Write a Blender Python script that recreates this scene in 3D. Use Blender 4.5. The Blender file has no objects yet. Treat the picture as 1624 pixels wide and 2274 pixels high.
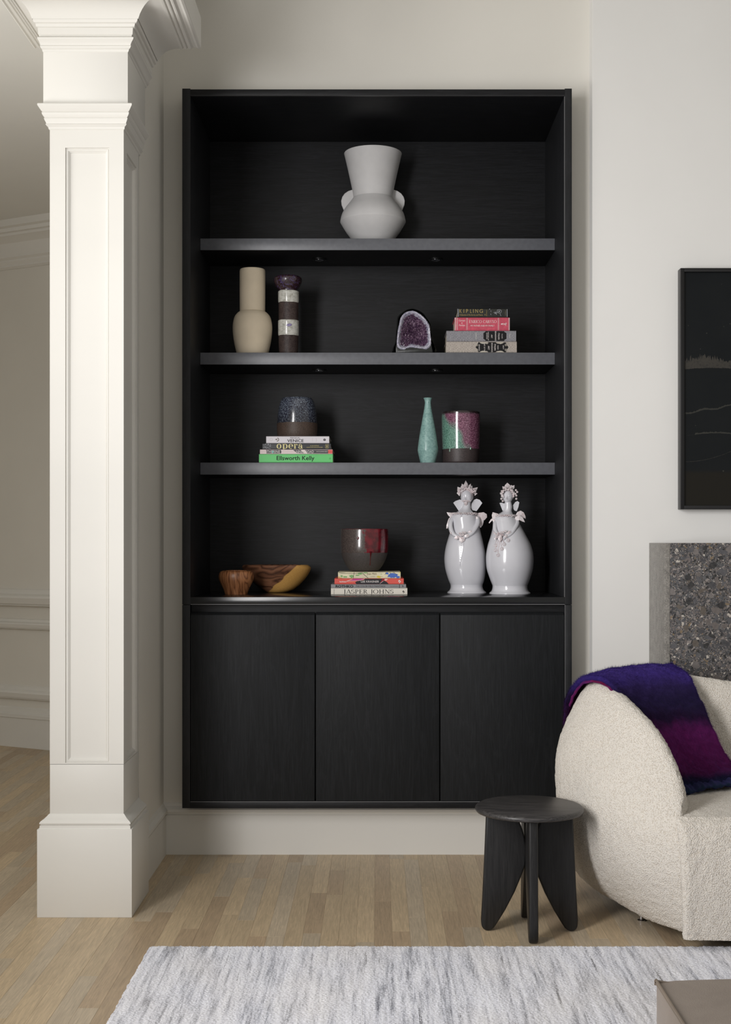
import bpy, bmesh, math, random
from math import sin, cos, pi, radians, sqrt
from mathutils import Vector, Matrix, noise

# ------------------------------------------------------------------ camera, world, light, exposure
F = 2823.6            # focal length in pixels of the 1624 x 2274 frame
VX, VY = 838.0, 1200.0  # where the optical axis meets the frame
CAMZ = 1.212          # eye height in metres
sc = bpy.context.scene
cd = bpy.data.cameras.new('camera')
cam = bpy.data.objects.new('camera', cd)
sc.collection.objects.link(cam)
cam.location = (0, 0, CAMZ)
cam.rotation_euler = (pi / 2, 0, 0)
cd.sensor_fit = 'VERTICAL'
cd.sensor_height = 36
cd.lens = 36 * F / 2274
cd.shift_x = -(VX - 812) / 2274
cd.shift_y = (VY - 1137) / 2274
cd.clip_start = 0.05
sc.camera = cam

world = bpy.data.worlds.new('world')
sc.world = world
world.use_nodes = True
bg = world.node_tree.nodes['Background']
bg.inputs[0].default_value = (1.0, 0.965, 0.905, 1)
bg.inputs[1].default_value = 0.385

def area(name, loc, target, sx, sy, power, col, spread=180):
    l = bpy.data.lights.new(name, 'AREA')
    l.shape = 'RECTANGLE'; l.size = sx; l.size_y = sy
    l.energy = power; l.color = col; l.spread = radians(spread)
    o = bpy.data.objects.new(name, l)
    sc.collection.objects.link(o)
    o.location = loc
    d = Vector(target) - Vector(loc)
    o.rotation_euler = d.to_track_quat('-Z', 'Y').to_euler()
    return o
area('window_light', (-1.60, 1.45, 1.82), (1.7, 4.9, 1.25), 0.62, 2.1, 36, (1.0, 0.985, 0.985), 100)
area('side_ceiling_fill', (-3.4, 2.5, 1.2), (-2.3, 3.2, 3.05), 1.4, 1.0, 38, (1.0, 0.98, 0.95), 100)  # added fill lamp, aimed up to brighten the side room's ceiling

sc.view_settings.view_transform = 'Standard'
sc.view_settings.look = 'None'
sc.view_settings.gamma = 1
sc.view_settings.exposure = 0.0
sc.view_settings.use_curve_mapping = False

# ------------------------------------------------------------------ helpers
rnd = random.Random(7)
def X(px, Y): return (px - VX) / F * Y
def Z(py, Y): return CAMZ - (py - VY) / F * Y
def P(px, py, Y): return Vector((X(px, Y), Y, Z(py, Y)))
def lin(c):
    c = c / 255.0
    return c / 12.92 if c <= 0.04045 else ((c + 0.055) / 1.055) ** 2.4
def rgb(t): return (lin(t[0]), lin(t[1]), lin(t[2]), 1.0)

def empty(name, loc):
    o = bpy.data.objects.new(name, None)
    o.empty_display_size = 0.05
    sc.collection.objects.link(o)
    o.location = loc
    return o
def tag(o, label=None, cat=None, group=None, kind=None):
    if label: o['label'] = label
    if cat: o['category'] = cat
    if group: o['group'] = group
    if kind: o['kind'] = kind
    return o
def thing(name, loc, label, cat, group=None):
    return tag(empty(name, loc), label, cat, group)
def wloc(o):
    v = Vector((0, 0, 0))
    while o is not None:
        v += o.location; o = o.parent
    return v

def link_mesh(name, me, mat, parent, origin):
    o = bpy.data.objects.new(name, me)
    sc.collection.objects.link(o)
    if mat and not me.materials: me.materials.append(mat)
    if parent is not None:
        o.parent = parent
    return o

class MB:
    def __init__(s): s.v = []; s.f = []; s.uv = None
    def add(s, vs, fs):
        n = len(s.v)
        s.v += [Vector(v) for v in vs]
        s.f += [tuple(i + n for i in f) for f in fs]
        return s
    def box(s, x0, x1, y0, y1, z0, z1):
        return s.add([(x0,y0,z0),(x1,y0,z0),(x1,y1,z0),(x0,y1,z0),(x0,y0,z1),(x1,y0,z1),(x1,y1,z1),(x0,y1,z1)],
                     [(0,3,2,1),(4,5,6,7),(0,1,5,4),(1,2,6,5),(2,3,7,6),(3,0,4,7)])
    def lathe(s, prof, cx, cy, n=56, sx=1, sy=1, cap=True, M=None):
        vs = []; fs = []
        for r, z in prof:
            for k in range(n):
                a = 2 * pi * k / n
                vs.append(Vector((cx + r * cos(a) * sx, cy + r * sin(a) * sy, z)))
        m = len(prof)
        for j in range(m - 1):
            for k in range(n):
                k2 = (k + 1) % n
                fs.append((j*n+k, j*n+k2, (j+1)*n+k2, (j+1)*n+k))
        if cap:
            fs.append(tuple(range(n - 1, -1, -1)))
            fs.append(tuple((m-1)*n + k for k in range(n)))
        if M is not None: vs = [M @ v for v in vs]
        return s.add(vs, fs)
    def tube(s, pts, rad, n=8, cap=True):
        pts = [Vector(p) for p in pts]
        if not hasattr(rad, '__len__'): rad = [rad] * len(pts)
        vs = []; fs = []
        up = Vector((0, 0, 1)); prev = None
        for i, p in enumerate(pts):
            t = (pts[min(i+1, len(pts)-1)] - pts[max(i-1, 0)]).normalized()
            if prev is None:
                a = up if abs(t.dot(up)) < 0.9 else Vector((1, 0, 0))
                prev = (a - t * a.dot(t)).normalized()
            else:
                prev = (prev - t * prev.dot(t)).normalized()
            b = t.cross(prev)
            for k in range(n):
                an = 2 * pi * k / n
                vs.append(p + (prev * cos(an) + b * sin(an)) * rad[i])
        m = len(pts)
        for j in range(m - 1):
            for k in range(n):
                k2 = (k + 1) % n
                fs.append((j*n+k, j*n+k2, (j+1)*n+k2, (j+1)*n+k))
        if cap:
            fs.append(tuple(range(n - 1, -1, -1))); fs.append(tuple((m-1)*n + k for k in range(n)))
        return s.add(vs, fs)
    def sphere(s, c, r, nu=12, nv=8, R=None):
        c = Vector(c)
        if not hasattr(r, '__len__'): r = (r, r, r)
        vs = []; fs = []
        for j in range(1, nv):
            t = pi * j / nv
            for k in range(nu):
                a = 2 * pi * k / nu
                v = Vector((r[0]*sin(t)*cos(a), r[1]*sin(t)*sin(a), r[2]*cos(t)))
                if R: v = R @ v
                vs.append(c + v)
        top = Vector((0, 0, r[2])); bot = Vector((0, 0, -r[2]))
        if R: top = R @ top; bot = R @ bot
        vs += [c + top, c + bot]
        it = len(vs) - 2; ib = it + 1
        for j in range(nv - 2):
            for k in range(nu):
                k2 = (k + 1) % nu
                fs.append((j*nu+k, (j+1)*nu+k, (j+1)*nu+k2, j*nu+k2))
        for k in range(nu):
            k2 = (k + 1) % nu
            fs.append((it, k, k2)); fs.append((ib, (nv-2)*nu+k2, (nv-2)*nu+k))
        return s.add(vs, fs)
    def loft(s, rows, closed=False, cap=False):
        m = len(rows); n = len(rows[0]); vs = [p for r in rows for p in r]; fs = []
        for j in range(m - 1):
            for k in range(n if closed else n - 1):
                k2 = (k + 1) % n
                fs.append((j*n+k, j*n+k2, (j+1)*n+k2, (j+1)*n+k))
        if cap and closed:
            fs.append(tuple(range(n))); fs.append(tuple((m-1)*n + k for k in range(n)))
        return s.add(vs, fs)
    def prism(s, poly, d):
        # poly: list of 3D points (planar), d: extrusion vector
        n = len(poly); d = Vector(d)
        vs = [Vector(p) for p in poly] + [Vector(p) + d for p in poly]
        fs = [tuple(range(n)), tuple(range(2*n-1, n-1, -1))]
        for k in range(n):
            k2 = (k + 1) % n
            fs.append((k, k + n, k2 + n, k2))
        return s.add(vs, fs)
    def build(s, name, mat, parent=None, bevel=0, seg=2, smooth=True, ang=35, recalc=True, origin=None):
        if parent is not None: origin = wloc(parent)
        elif origin is None: origin = Vector((0, 0, 0))
        origin = Vector(origin)
        me = bpy.data.meshes.new(name)
        me.from_pydata([v - origin for v in s.v], [], s.f)
        if recalc or bevel:
            bm = bmesh.new(); bm.from_mesh(me)
            bmesh.ops.recalc_face_normals(bm, faces=bm.faces)
            if bevel:
                es = [e for e in bm.edges if len(e.link_faces) == 2 and e.calc_face_angle(0) > radians(25)]
                bmesh.ops.bevel(bm, geom=es, offset=bevel, segments=seg, profile=0.5, affect='EDGES', clamp_overlap=True)
            bm.to_mesh(me); bm.free()
        if smooth:
            me.polygons.foreach_set('use_smooth', [True] * len(me.polygons))
            me.set_sharp_from_angle(angle=radians(ang))
        me.update()
        o = link_mesh(name, me, mat, parent, origin)
        if parent is None: o.location = origin
        return o

def catmull(pts, n, closed=False):
    out = []; m = len(pts)
    segs = m if closed else m - 1
    for i in range(segs):
        if closed: p0, p1, p2, p3 = pts[(i-1) % m], pts[i], pts[(i+1) % m], pts[(i+2) % m]
        else: p0, p1, p2, p3 = pts[max(i-1, 0)], pts[i], pts[i+1], pts[min(i+2, m-1)]
        for k in range(n):
            t = k / n
            out.append(0.5 * ((2*p1) + (p2-p0)*t + (2*p0-5*p1+4*p2-p3)*t*t + (3*p1-p0-3*p2+p3)*t*t*t))
    if not closed: out.append(pts[-1])
    return out
def smooth_prof(pts, n=5):
    return [(max(v.x, 0.0), v.y) for v in catmull([Vector((a, b)) for a, b in pts], n)]

# ------------------------------------------------------------------ materials
def new_mat(name):
    m = bpy.data.materials.new(name); m.use_nodes = True
    nt = m.node_tree; b = nt.nodes['Principled BSDF']
    return m, nt, b
def node(nt, t, **kw):
    n = nt.nodes.new(t)
    for k, v in kw.items():
        if k.startswith('i_'):
            key = k[2:]
            key = int(key) if key.isdigit() else key.replace('_', ' ')
            n.inputs[key].default_value = v
        else: setattr(n, k, v)
    return n
def coords(nt, scale=(1,1,1), kind='Object', rot=(0,0,0)):
    tc = node(nt, 'ShaderNodeTexCoord'); mp = node(nt, 'ShaderNodeMapping')
    mp.inputs['Scale'].default_value = scale; mp.inputs['Rotation'].default_value = rot
    nt.links.new(tc.outputs[kind], mp.inputs['Vector'])
    return mp.outputs['Vector']
def ramp(nt, fac, stops, interp='LINEAR'):
    r = node(nt, 'ShaderNodeValToRGB'); r.color_ramp.interpolation = interp
    el = r.color_ramp.elements
    while len(el) < len(stops): el.new(0.5)
    for e, (p, c) in zip(el, stops):
        e.position = p; e.color = rgb(c) if len(c) == 3 else c
    nt.links.new(fac, r.inputs['Fac'])
    return r.outputs['Color']
def noise_t(nt, vec, scale, detail=3, rough=0.5, dist=0.0):
    n = node(nt, 'ShaderNodeTexNoise')
    n.inputs['Scale'].default_value = scale; n.inputs['Detail'].default_value = detail
    n.inputs['Roughness'].default_value = rough; n.inputs['Distortion'].default_value = dist
    nt.links.new(vec, n.inputs['Vector'])
    return n
def mixc(nt, fac, a, b):
    m = node(nt, 'ShaderNodeMix', data_type='RGBA')
    for sck, v in ((0, fac), (6, a), (7, b)):
        if hasattr(v, 'is_linked'): nt.links.new(v, m.inputs[sck])
        elif isinstance(v, (int, float)): m.inputs[sck].default_value = v
        else: m.inputs[sck].default_value = rgb(v) if len(v) == 3 else v
    return m.outputs[2]
def math_n(nt, op, a, b=0.0, c=None, clamp=False):
    m = node(nt, 'ShaderNodeMath', operation=op); m.use_clamp = clamp
    for i, v in enumerate((a, b) if c is None else (a, b, c)):
        if hasattr(v, 'is_linked'): nt.links.new(v, m.inputs[i])
        else: m.inputs[i].default_value = v
    return m.outputs[0]
def bump(nt, b, h, strength=0.3, dist=0.002):
    bp = node(nt, 'ShaderNodeBump'); bp.inputs['Strength'].default_value = strength; bp.inputs['Distance'].default_value = dist
    nt.links.new(h, bp.inputs['Height']); nt.links.new(bp.outputs[0], b.inputs['Normal'])
def setp(b, rough=None, spec=None, metal=None, coat=None, coat_rough=None, sheen=None):
    if rough is not None: b.inputs['Roughness'].default_value = rough
    if spec is not None: b.inputs['Specular IOR Level'].default_value = spec
    if metal is not None: b.inputs['Metallic'].default_value = metal
    if coat is not None: b.inputs['Coat Weight'].default_value = coat
    if coat_rough is not None: b.inputs['Coat Roughness'].default_value = coat_rough
    if sheen is not None: b.inputs['Sheen Weight'].default_value = sheen

def plain(name, col, rough=0.5, spec=0.5, metal=0, var=0.06, vscale=8, bstr=0.0, bscale=200, bdist=0.001, coat=0, stretch=(1,1,1)):
    m, nt, b = new_mat(name)
    v = coords(nt, stretch)
    n = noise_t(nt, v, vscale, 4)
    dark = tuple(c * (1 - var) for c in col); lite = tuple(min(255, c * (1 + var * 0.5)) for c in col)
    nt.links.new(ramp(nt, n.outputs['Fac'], [(0.3, dark), (0.7, lite)]), b.inputs['Base Color'])
    setp(b, rough, spec, metal, coat, 0.15)
    if bstr:
        bump(nt, b, noise_t(nt, v, bscale, 3).outputs['Fac'], bstr, bdist)
    return m

def blackwood(name, vertical=True, col=(30, 31, 34), hi=(46, 47, 51), rough=0.42, spec=0.35):
    m, nt, b = new_mat(name)
    sc_ = (1, 1, 0.035) if vertical else (0.035, 1, 1)
    v = coords(nt, sc_)
    n1 = noise_t(nt, v, 300, 5, 0.65, 0.4)
    v2 = coords(nt, (1, 1, 0.12) if vertical else (0.12, 1, 1))
    n2 = noise_t(nt, v2, 14, 4, 0.6, 1.8)
    w = ramp(nt, n2.outputs['Fac'], [(0.46, (0,0,0)), (0.5, (255,255,255)), (0.54, (0,0,0))])
    k = math_n(nt, 'MULTIPLY', n1.outputs['Fac'], 1.0)
    c = ramp(nt, k, [(0.38, col), (0.75, hi)])
    c2 = mixc(nt, math_n(nt, 'MULTIPLY', w, 0.12), c, tuple(x + 22 for x in hi))
    nt.links.new(c2, b.inputs['Base Color'])
    setp(b, rough, spec)
    bump(nt, b, n1.outputs['Fac'], 0.25, 0.0006)
    return m

m_wall = plain('wall_paint', (226, 223, 215), 0.75, 0.2, var=0.015, vscale=2, bstr=0.08, bscale=350, bdist=0.0005)
m_wall_w = plain('wall_paint_white', (228, 227, 224), 0.75, 0.2, var=0.012, vscale=2, bstr=0.08, bscale=350, bdist=0.0005)
m_trim = plain('trim_enamel', (225, 223, 217), 0.46, 0.3, var=0.012, vscale=3, bstr=0.05, bscale=60, bdist=0.0006, stretch=(0.2,1,1))
m_ceil = plain('ceiling_paint', (226, 225, 220), 0.85, 0.1, var=0.01, vscale=2)
m_bw_v = blackwood('black_oak_vertical', True, (20, 22, 24), (32, 34, 37), 0.6, 0.25)
m_bw_h = blackwood('black_oak_horizontal', False, (13, 14, 16), (30, 31, 35), 0.5, 0.3)
m_bw_dark = blackwood('black_oak_side', True, (26, 27, 29), (38, 39, 42), 0.5, 0.32)
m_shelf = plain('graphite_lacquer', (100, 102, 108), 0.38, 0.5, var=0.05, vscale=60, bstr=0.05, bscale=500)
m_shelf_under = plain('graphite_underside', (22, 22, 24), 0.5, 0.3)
m_edge = plain('pale_edge_band', (120, 120, 122), 0.4, 0.5)
m_black = plain('black_metal', (12, 12, 13), 0.4, 0.5)
m_chrome = plain('chrome', (200, 200, 205), 0.15, 0.5, metal=1)
m_black_frame = plain('frame_black', (20, 20, 22), 0.35, 0.5)

# ------------------------------------------------------------------ the setting
WB = 4.915           # back wall plane
BB = 4.903           # baseboard face
RX = -0.826          # return wall face
CHX, CHY = 0.8207, 4.853   # chimney breast: left side and front
CX0, CX1 = -0.7365, 0.7352  # cabinet outer sides
ZC0, ZC1 = Z(1795, 4.8), Z(196.5, 4.8)
ZU = Z(1343, 4.8)

def structure(o): o['kind'] = 'structure'; return o
g = 0.0015
w = MB()
w.box(-1.04, CX0 - g, WB, 5.6, 0, 3.42)
w.box(CX1 + g, CHX + 0.02, WB, 5.6, 0, 3.42)
w.box(CX0 - g, CX1 + g, WB, 5.6, ZC1 + g, 3.42)
w.box(CX0 - g, CX1 + g, WB, 5.6, 0, ZC0 - g)
w.box(CX0 - g, CX1 + g, 5.42, 5.6, ZC0 - g, ZC1 + g)
structure(w.build('wall_back', m_wall, origin=(0, WB, 0)))
structure(MB().box(-1.04, RX, 4.41, WB, 0, 3.42).build('wall_left', m_wall, origin=(RX, 4.5, 0)))
FPX, FPY, FPZ = 1.0381, 4.594, Z(1206, 4.594)
structure(MB().box(CHX, 4.2, CHY, 5.6, 0, 3.42).build('wall_right', m_wall_w, bevel=0.004, origin=(CHX, CHY, 0)))
structure(MB().box(-6, 4.2, 1.0, 5.6, 3.42, 3.5).build('ceiling', m_ceil, origin=(0, 3, 3.42)))
structure(MB().box(-6, -1.25, 1.0, 10, 3.05, 3.15).box(-1.25, -1.04, 4.41, 10, 3.05, 3.15).build('ceiling_side', m_ceil, origin=(-3, 5, 3.05)))

def sweep_line(mb, A, B, prof, out):
    """profile [(p, z)] pushed out along 'out' (2D unit) between plan points A and B"""
    r0 = [Vector((A[0] + out[0]*p, A[1] + out[1]*p, z)) for p, z in prof]
    r1 = [Vector((B[0] + out[0]*p, B[1] + out[1]*p, z)) for p, z in prof]
    mb.loft([r0, r1], closed=True, cap=True)
# far wall of the next room, turned about 27 degrees
A0 = Vector((-2.237, 7.538)); dA = Vector((0.347, -0.178)).normalized()
oA = Vector((-0.456, -0.89)); oA = Vector((dA.y, -dA.x))
if oA.y > 0: oA = -oA
L0 = A0 - dA * 4.0; L1 = A0 + dA * 2.2
fw = MB()
q = [L0, L1, L1 - oA*0.15, L0 - oA*0.15]
fw.prism([(a.x, a.y, 0) for a in q], (0, 0, 3.05))
structure(fw.build('wall_far', m_wall, origin=(A0.x, A0.y, 0)))
def zf(py): return CAMZ - (py - 1200) / F * 7.538
def far_trim(name, prof):
    mb = MB(); sweep_line(mb, L0, L1, [(-0.01, prof[0][1])] + prof + [(-0.01, prof[-1][1])], oA)
    return structure(mb.build(name, m_trim, origin=(A0.x, A0.y, prof[0][1]), ang=25))
far_trim('baseboard_far', [(0.02, 0.0), (0.02, zf(1590)), (0.026, zf(1589)), (0.026, zf(1582)), (0.012, zf(1578)), (0.010, zf(1570)), (0.0, zf(1566))])
def rail(name, y0, y1, p=0.022):
    a, b = zf(y1), zf(y0); d = b - a
    far_trim(name, [(0.006, a), (p*.6, a + d*.08), (p*.6, a + d*.16), (p*.85, a + d*.18), (p, a + d*.5), (p*.85, a + d*.62), (p*.3, a + d*.72), (p*.25, a + d*.95), (0.0, b)])
rail('trim_1', 1306, 1346, 0.045)
rail('trim_2', 1372, 1396, 0.03)
rail('trim_3', 1519, 1550, 0.034)
far_trim('trim_4', [(0.008, zf(602)), (0.022, zf(598)), (0.022, zf(594)), (0.034, zf(588)), (0.036, zf(584)), (0.05, zf(580)), (0.052, zf(572)),
                    (0.055, zf(566)), (0.075, zf(552)), (0.115, zf(542)), (0.125, zf(541)), (0.13, zf(536)), (0.15, zf(535)), (0.155, zf(528)), (0.18, zf(526)), (0.18, 3.055)])

# baseboards of this room
def bprof(p0=0.012):
    z1 = Z(1808, BB); z2 = Z(1783, BB); d = z2 - z1
    return [(-0.004, 0.0), (p0, 0.0), (p0, z1 - 0.004), (p0 - 0.003, z1 - 0.003), (p0 - 0.003, z1), (p0 + 0.002, z1 + 0.001), (p0 + 0.002, z1 + d*.16), (p0 + 0.006, z1 + d*.2),
            (p0 + 0.006, z1 + d*.42), (p0 + 0.001, z1 + d*.52), (p0 - 0.006, z1 + d*.7), (p0 - 0.008, z1 + d*.9), (0.0, z2), (-0.004, z2)]
mb = MB(); sweep_line(mb, (RX, WB), (CHX, WB), bprof(), (0, -1))
structure(mb.build('baseboard_back', m_trim, origin=(0, WB, 0), ang=25))
mb = MB(); sweep_line(mb, (RX, 4.385), (RX, WB - 0.012), bprof(), (1, 0))
structure(mb.build('baseboard_left', m_trim, origin=(RX, 4.6, 0), ang=25))
mb = MB(); sweep_line(mb, (CHX - 0.01, CHY), (FPX, CHY), bprof(), (0, -1))
structure(mb.build('baseboard_right', m_trim, origin=(CHX, CHY, 0), ang=25))

# floor: oak strips, each plank a part
def oak(name, base, k):
    m, nt, b = new_mat(name)
    v = coords(nt, (1, 0.05, 1), 'Object')
    info = node(nt, 'ShaderNodeObjectInfo')
    off = node(nt, 'ShaderNodeVectorMath', operation='SCALE'); off.inputs['Scale'].default_value = 37.0
    comb = node(nt, 'ShaderNodeCombineXYZ'); nt.links.new(info.outputs['Random'], comb.inputs[0]); nt.links.new(info.outputs['Random'], comb.inputs[1])
    nt.links.new(comb.outputs[0], off.inputs[0])
    ad = node(nt, 'ShaderNodeVectorMath', operation='ADD'); nt.links.new(v, ad.inputs[0]); nt.links.new(off.outputs[0], ad.inputs[1])
    n1 = noise_t(nt, ad.outputs[0], 220, 5, 0.6, 0.6)
    v2 = coords(nt, (1, 0.16, 1), 'Object')
    ad2 = node(nt, 'ShaderNodeVectorMath', operation='ADD'); nt.links.new(v2, ad2.inputs[0]); nt.links.new(off.outputs[0], ad2.inputs[1])
    n2 = noise_t(nt, ad2.outputs[0], 16, 3, 0.5, 1.2)
    wv = math_n(nt, 'FRACT', math_n(nt, 'MULTIPLY', n2.outputs['Fac'], 9.0))
    tri = math_n(nt, 'ABSOLUTE', math_n(nt, 'SUBTRACT', wv, 0.5))
    c = ramp(nt, n1.outputs['Fac'], [(0.3, tuple(x*0.88 for x in base)), (0.7, tuple(min(255, x*1.06) for x in base))])
    c2 = mixc(nt, math_n(nt, 'MULTIPLY', tri, 0.32), c, tuple(x*0.80 for x in base))
    hs = node(nt, 'ShaderNodeHueSaturation')
    val = math_n(nt, 'MULTIPLY_ADD', info.outputs['Random'], 0.15, 0.95)
    nt.links.new(val, hs.inputs['Value']); nt.links.new(c2, hs.inputs['Color'])
    if k: pass
    nt.links.new(hs.outputs[0], b.inputs['Base Color'])
    setp(b, 0.42, 0.4)
    bump(nt, b, n1.outputs['Fac'], 0.12, 0.0008)
    return m
m_oak = [oak('oak_plank_warm', (196, 175, 144), 0), oak('oak_plank_grey', (190, 174, 150), 0), oak('oak_plank_brown', (182, 160, 132), 0)]
m_sub = plain('subfloor', (96, 82, 64), 0.8, 0.2)
floor = structure(MB().box(-6, 4.2, 1.0, 10, -0.05, -0.0035).build('floor', m_sub, origin=(0, 4, -0.0035)))
PW = 0.0548
planks = []
r2 = random.Random(11)
i0 = int(math.floor(-6 / PW)); i1 = int(4.2 / PW)
for i in range(i0, i1):
    y = 1.0 + r2.uniform(-0.6, 0.0)
    while y < 9.9:
        L = r2.choice([0.32, 0.45, 0.6, 0.75, 0.9, 1.1, 0.5])
        a = max(y, 1.0); bq = min(y + L, 9.95)
        if bq - a > 0.05: planks.append((i * PW + X(864.5, BB) % PW, a, bq))
        y += L
def seen(pl):
    x, a, b = pl; best = 0
    for yy in (a + 0.03, (a + b) / 2, b - 0.03):
        px = VX + (x + PW/2) / yy * F; py = VY + CAMZ / yy * F
        if -30 < px < 1650 and py < 2290:
            if yy > BB and x > -1.04: continue
            if x > -0.67 and yy < 3.7: continue
            if px < 300 and px > 85 and py < 2000 : continue
            if px > 330 and yy > BB: continue
            if yy > 7.7: continue
            best = max(best, 1.0 / yy)
    return best
rank = sorted(range(len(planks)), key=lambda k: -seen(planks[k]))
chosen = set(k for k in rank[:300] if seen(planks[k]) > 0)
def plank_geo(mb, x, a, b, dz=0.0):
    e = 0.00015; c = 0.00018
    x0, x1, y0, y1 = x + e, x + PW - e, a + e, b - e
    vs = [(x0,y0,-0.004),(x1,y0,-0.004),(x1,y1,-0.004),(x0,y1,-0.004),(x0,y0,-c+dz),(x1,y0,-c+dz),(x1,y1,-c+dz),(x0,y1,-c+dz),
          (x0+c,y0+c,dz),(x1-c,y0+c,dz),(x1-c,y1-c,dz),(x0+c,y1-c,dz)]
    fs = [(0,1,5,4),(1,2,6,5),(2,3,7,6),(3,0,4,7),(4,5,9,8),(5,6,10,9),(6,7,11,10),(7,4,8,11),(8,9,10,11)]
    mb.add(vs, fs)
rest = [MB(), MB(), MB()]
for k, pl in enumerate(planks):
    dz = r2.uniform(-0.0003, 0.0001); mi = r2.choice([0, 0, 1, 1, 2])
    if k in chosen:
        mb = MB(); plank_geo(mb, *pl, dz)
        mb.build('plank', m_oak[mi], floor, recalc=False, smooth=False)
    else:
        plank_geo(rest[mi], *pl, dz)
for mi in range(3):
    rest[mi].build('planks', m_oak[mi], floor, recalc=False, smooth=False)['kind'] = 'stuff'

# ------------------------------------------------------------------ column with crown
SX0, SX1, SY0, SY1 = -1.0605, -0.8213, 4.117, 4.3755
col = thing('column', (-0.94, 4.25, 0), 'tall cream paneled square column with plinth and crown moulding at the left', 'column')
def ringsweep(mb, prof, x0, x1, y0, y1, lf=1.0):
    """profile (p, z) swept round left side, front and right side of a box; closed by a back face"""
    rows = []
    rows.append([Vector((x0 - p*lf, y1, z)) for p, z in prof])
    rows.append([Vector((x0 - p*lf, y0 - p, z)) for p, z in prof])
    rows.append([Vector((x1 + p, y0 - p, z)) for p, z in prof])
    rows.append([Vector((x1 + p, y1, z)) for p, z in prof])
    mb.loft(rows, closed=True, cap=True)
PY1 = 4.387
MB().box(-1.0935, -0.7883, 4.084, PY1, 0.0, Z(1842, 4.084)).build('plinth', m_trim, col, bevel=0.0015)
def zc(py): return Z(py, 4.095)
mb = MB()
ringsweep(mb, [(-0.02, zc(1843)), (0.0315, zc(1843)), (0.0265, zc(1839)), (0.0262, zc(1833)), (0.0225, zc(1832)), (0.0225, zc(1830.5)), (0.0268, zc(1830)), (0.0275, zc(1827.5)),
               (0.024, zc(1824)), (0.015, zc(1820)), (0.009, zc(1816)), (0.006, zc(1813.5)), (0.0045, zc(1812)), (0.001, zc(1810)), (-0.02, zc(1810))],
          SX0, SX1, SY0, SY1)
mb.build('base_moulding', m_trim, col, ang=28)
MB().box(SX0, SX1, SY0, SY1, zc(1812), Z(1697.6, SY0)).build('pedestal', m_trim, col, bevel=0.0012)
# shaft with sunk panels: nested rectangular loops on front and right side
def sunk(mb, O, U, W, N, u0, u1, z0, z1, pu0, pu1, pz0, pz1, loops):
    """face in plane O + U*u + W*z, N outward; loops: (inset, depth)"""
    def rect(a0, a1, b0, b1, d): return [O + U*a + W*b - N*d for a, b in ((a0,b0),(a1,b0),(a1,b1),(a0,b1))]
    rr = [rect(u0, u1, z0, z1, 0)]
    for ins, d in loops: rr.append(rect(pu0+ins, pu1-ins, pz0+ins, pz1-ins, d))
    mb.loft([r for r in rr], closed=True)
    n = len(mb.v); mb.f.append((n-4, n-3, n-2, n-1))
zs0, zs1 = Z(1696.8, SY0), Z(284, SY0)
lp = [(0, 0), (0.0005, 0.006), (0.003, 0.006), (0.0045, 0.004), (0.008, 0.0045), (0.011, 0.009), (0.014, 0.0115), (0.0145, 0.013)]
mb = MB()
sunk(mb, Vector((0, SY0, 0)), Vector((1,0,0)), Vector((0,0,1)), Vector((0,-1,0)), SX0, SX1, zs0, zs1, X(145,SY0), X(243,SY0), Z(1694,SY0), Z(328,SY0), lp)
sunk(mb, Vector((SX1, 0, 0)), Vector((0,1,0)), Vector((0,0,1)), Vector((1,0,0)), SY0, SY1, zs0, zs1, 4.171, 4.340, Z(1694,SY0), Z(328,SY0), lp)
mb.add([(SX0,SY0,zs0),(SX0,SY1,zs0),(SX0,SY1,zs1),(SX0,SY0,zs1),(SX1,SY1,zs0),(SX1,SY1,zs1)], [(0,3,2,1),(1,2,5,4)])
mb.build('shaft', m_trim, col, ang=20, recalc=False)
def zk(py): return Z(py, 4.1)
mb = MB()
ringsweep(mb, [(-0.02, zk(285)), (0.001, zk(285)), (0.0035, zk(283)), (0.004, zk(279)), (0.008, zk(277)), (0.0115, zk(274.5)), (0.0095, zk(272.5)), (0.010, zk(270.5)), (0.0135, zk(266)), (0.0155, zk(262)),
               (0.0135, zk(260)), (0.0165, zk(258)), (0.0205, zk(253.5)), (0.021, zk(250)), (0.0185, zk(248.5)), (0.022, zk(247)), (0.028, zk(241)), (0.032, zk(237)), (0.0325, zk(234)), (0.031, zk(232)), (-0.02, zk(232))],
          SX0, SX1, SY0, SY1 + 0.02)
mb.build('capital', m_trim, col, ang=28)
UX0, UX1, UY0, UY1 = -1.0775, -0.8043, 4.100, 4.4055
MB().box(UX0, UX1, UY0, UY1, zk(232.5), 3.42).build('frieze', m_trim, col, bevel=0.0012)
def zq(py): return Z(py, 4.07)
cp = [(-0.02, zq(108)), (0.001, zq(108)), (0.003, zq(106)), (0.004, zq(103)), (0.009, zq(101)), (0.0125, zq(97)), (0.0105, zq(95)), (0.012, zq(92)), (0.016, zq(88)), (0.0215, zq(84)), (0.0225, zq(80.5)), (0.020, zq(79)),
      (0.0125, zq(79)), (0.0135, zq(77.5)), (0.0155, zq(76)), (0.0155, zq(74)), (0.0185, zq(73)), (0.020, zq(59)), (0.026, zq(58)), (0.028, zq(52)), (0.0345, zq(50.5)), (0.0375, zq(47)), (0.0385, zq(43)), (0.0395, zq(41)),
      (0.041, 2.8775), (0.048, 2.891), (0.056, 2.901), (0.066, 2.910), (0.079, 2.917), (0.095, 2.9215), (0.11, 2.9235), (0.118, 2.924), (0.119, 2.921), (0.1265, 2.9205), (0.130, 2.926), (0.134, 2.9215), (0.141, 2.921), (0.1445, 2.927), (0.151, 2.922), (0.157, 2.922), (0.164, 2.9275),
      (0.174, 2.9275), (0.182, 2.9235), (0.189, 2.9255), (0.191, 2.930), (0.191, 3.03), (-0.02, 3.03)]
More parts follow.
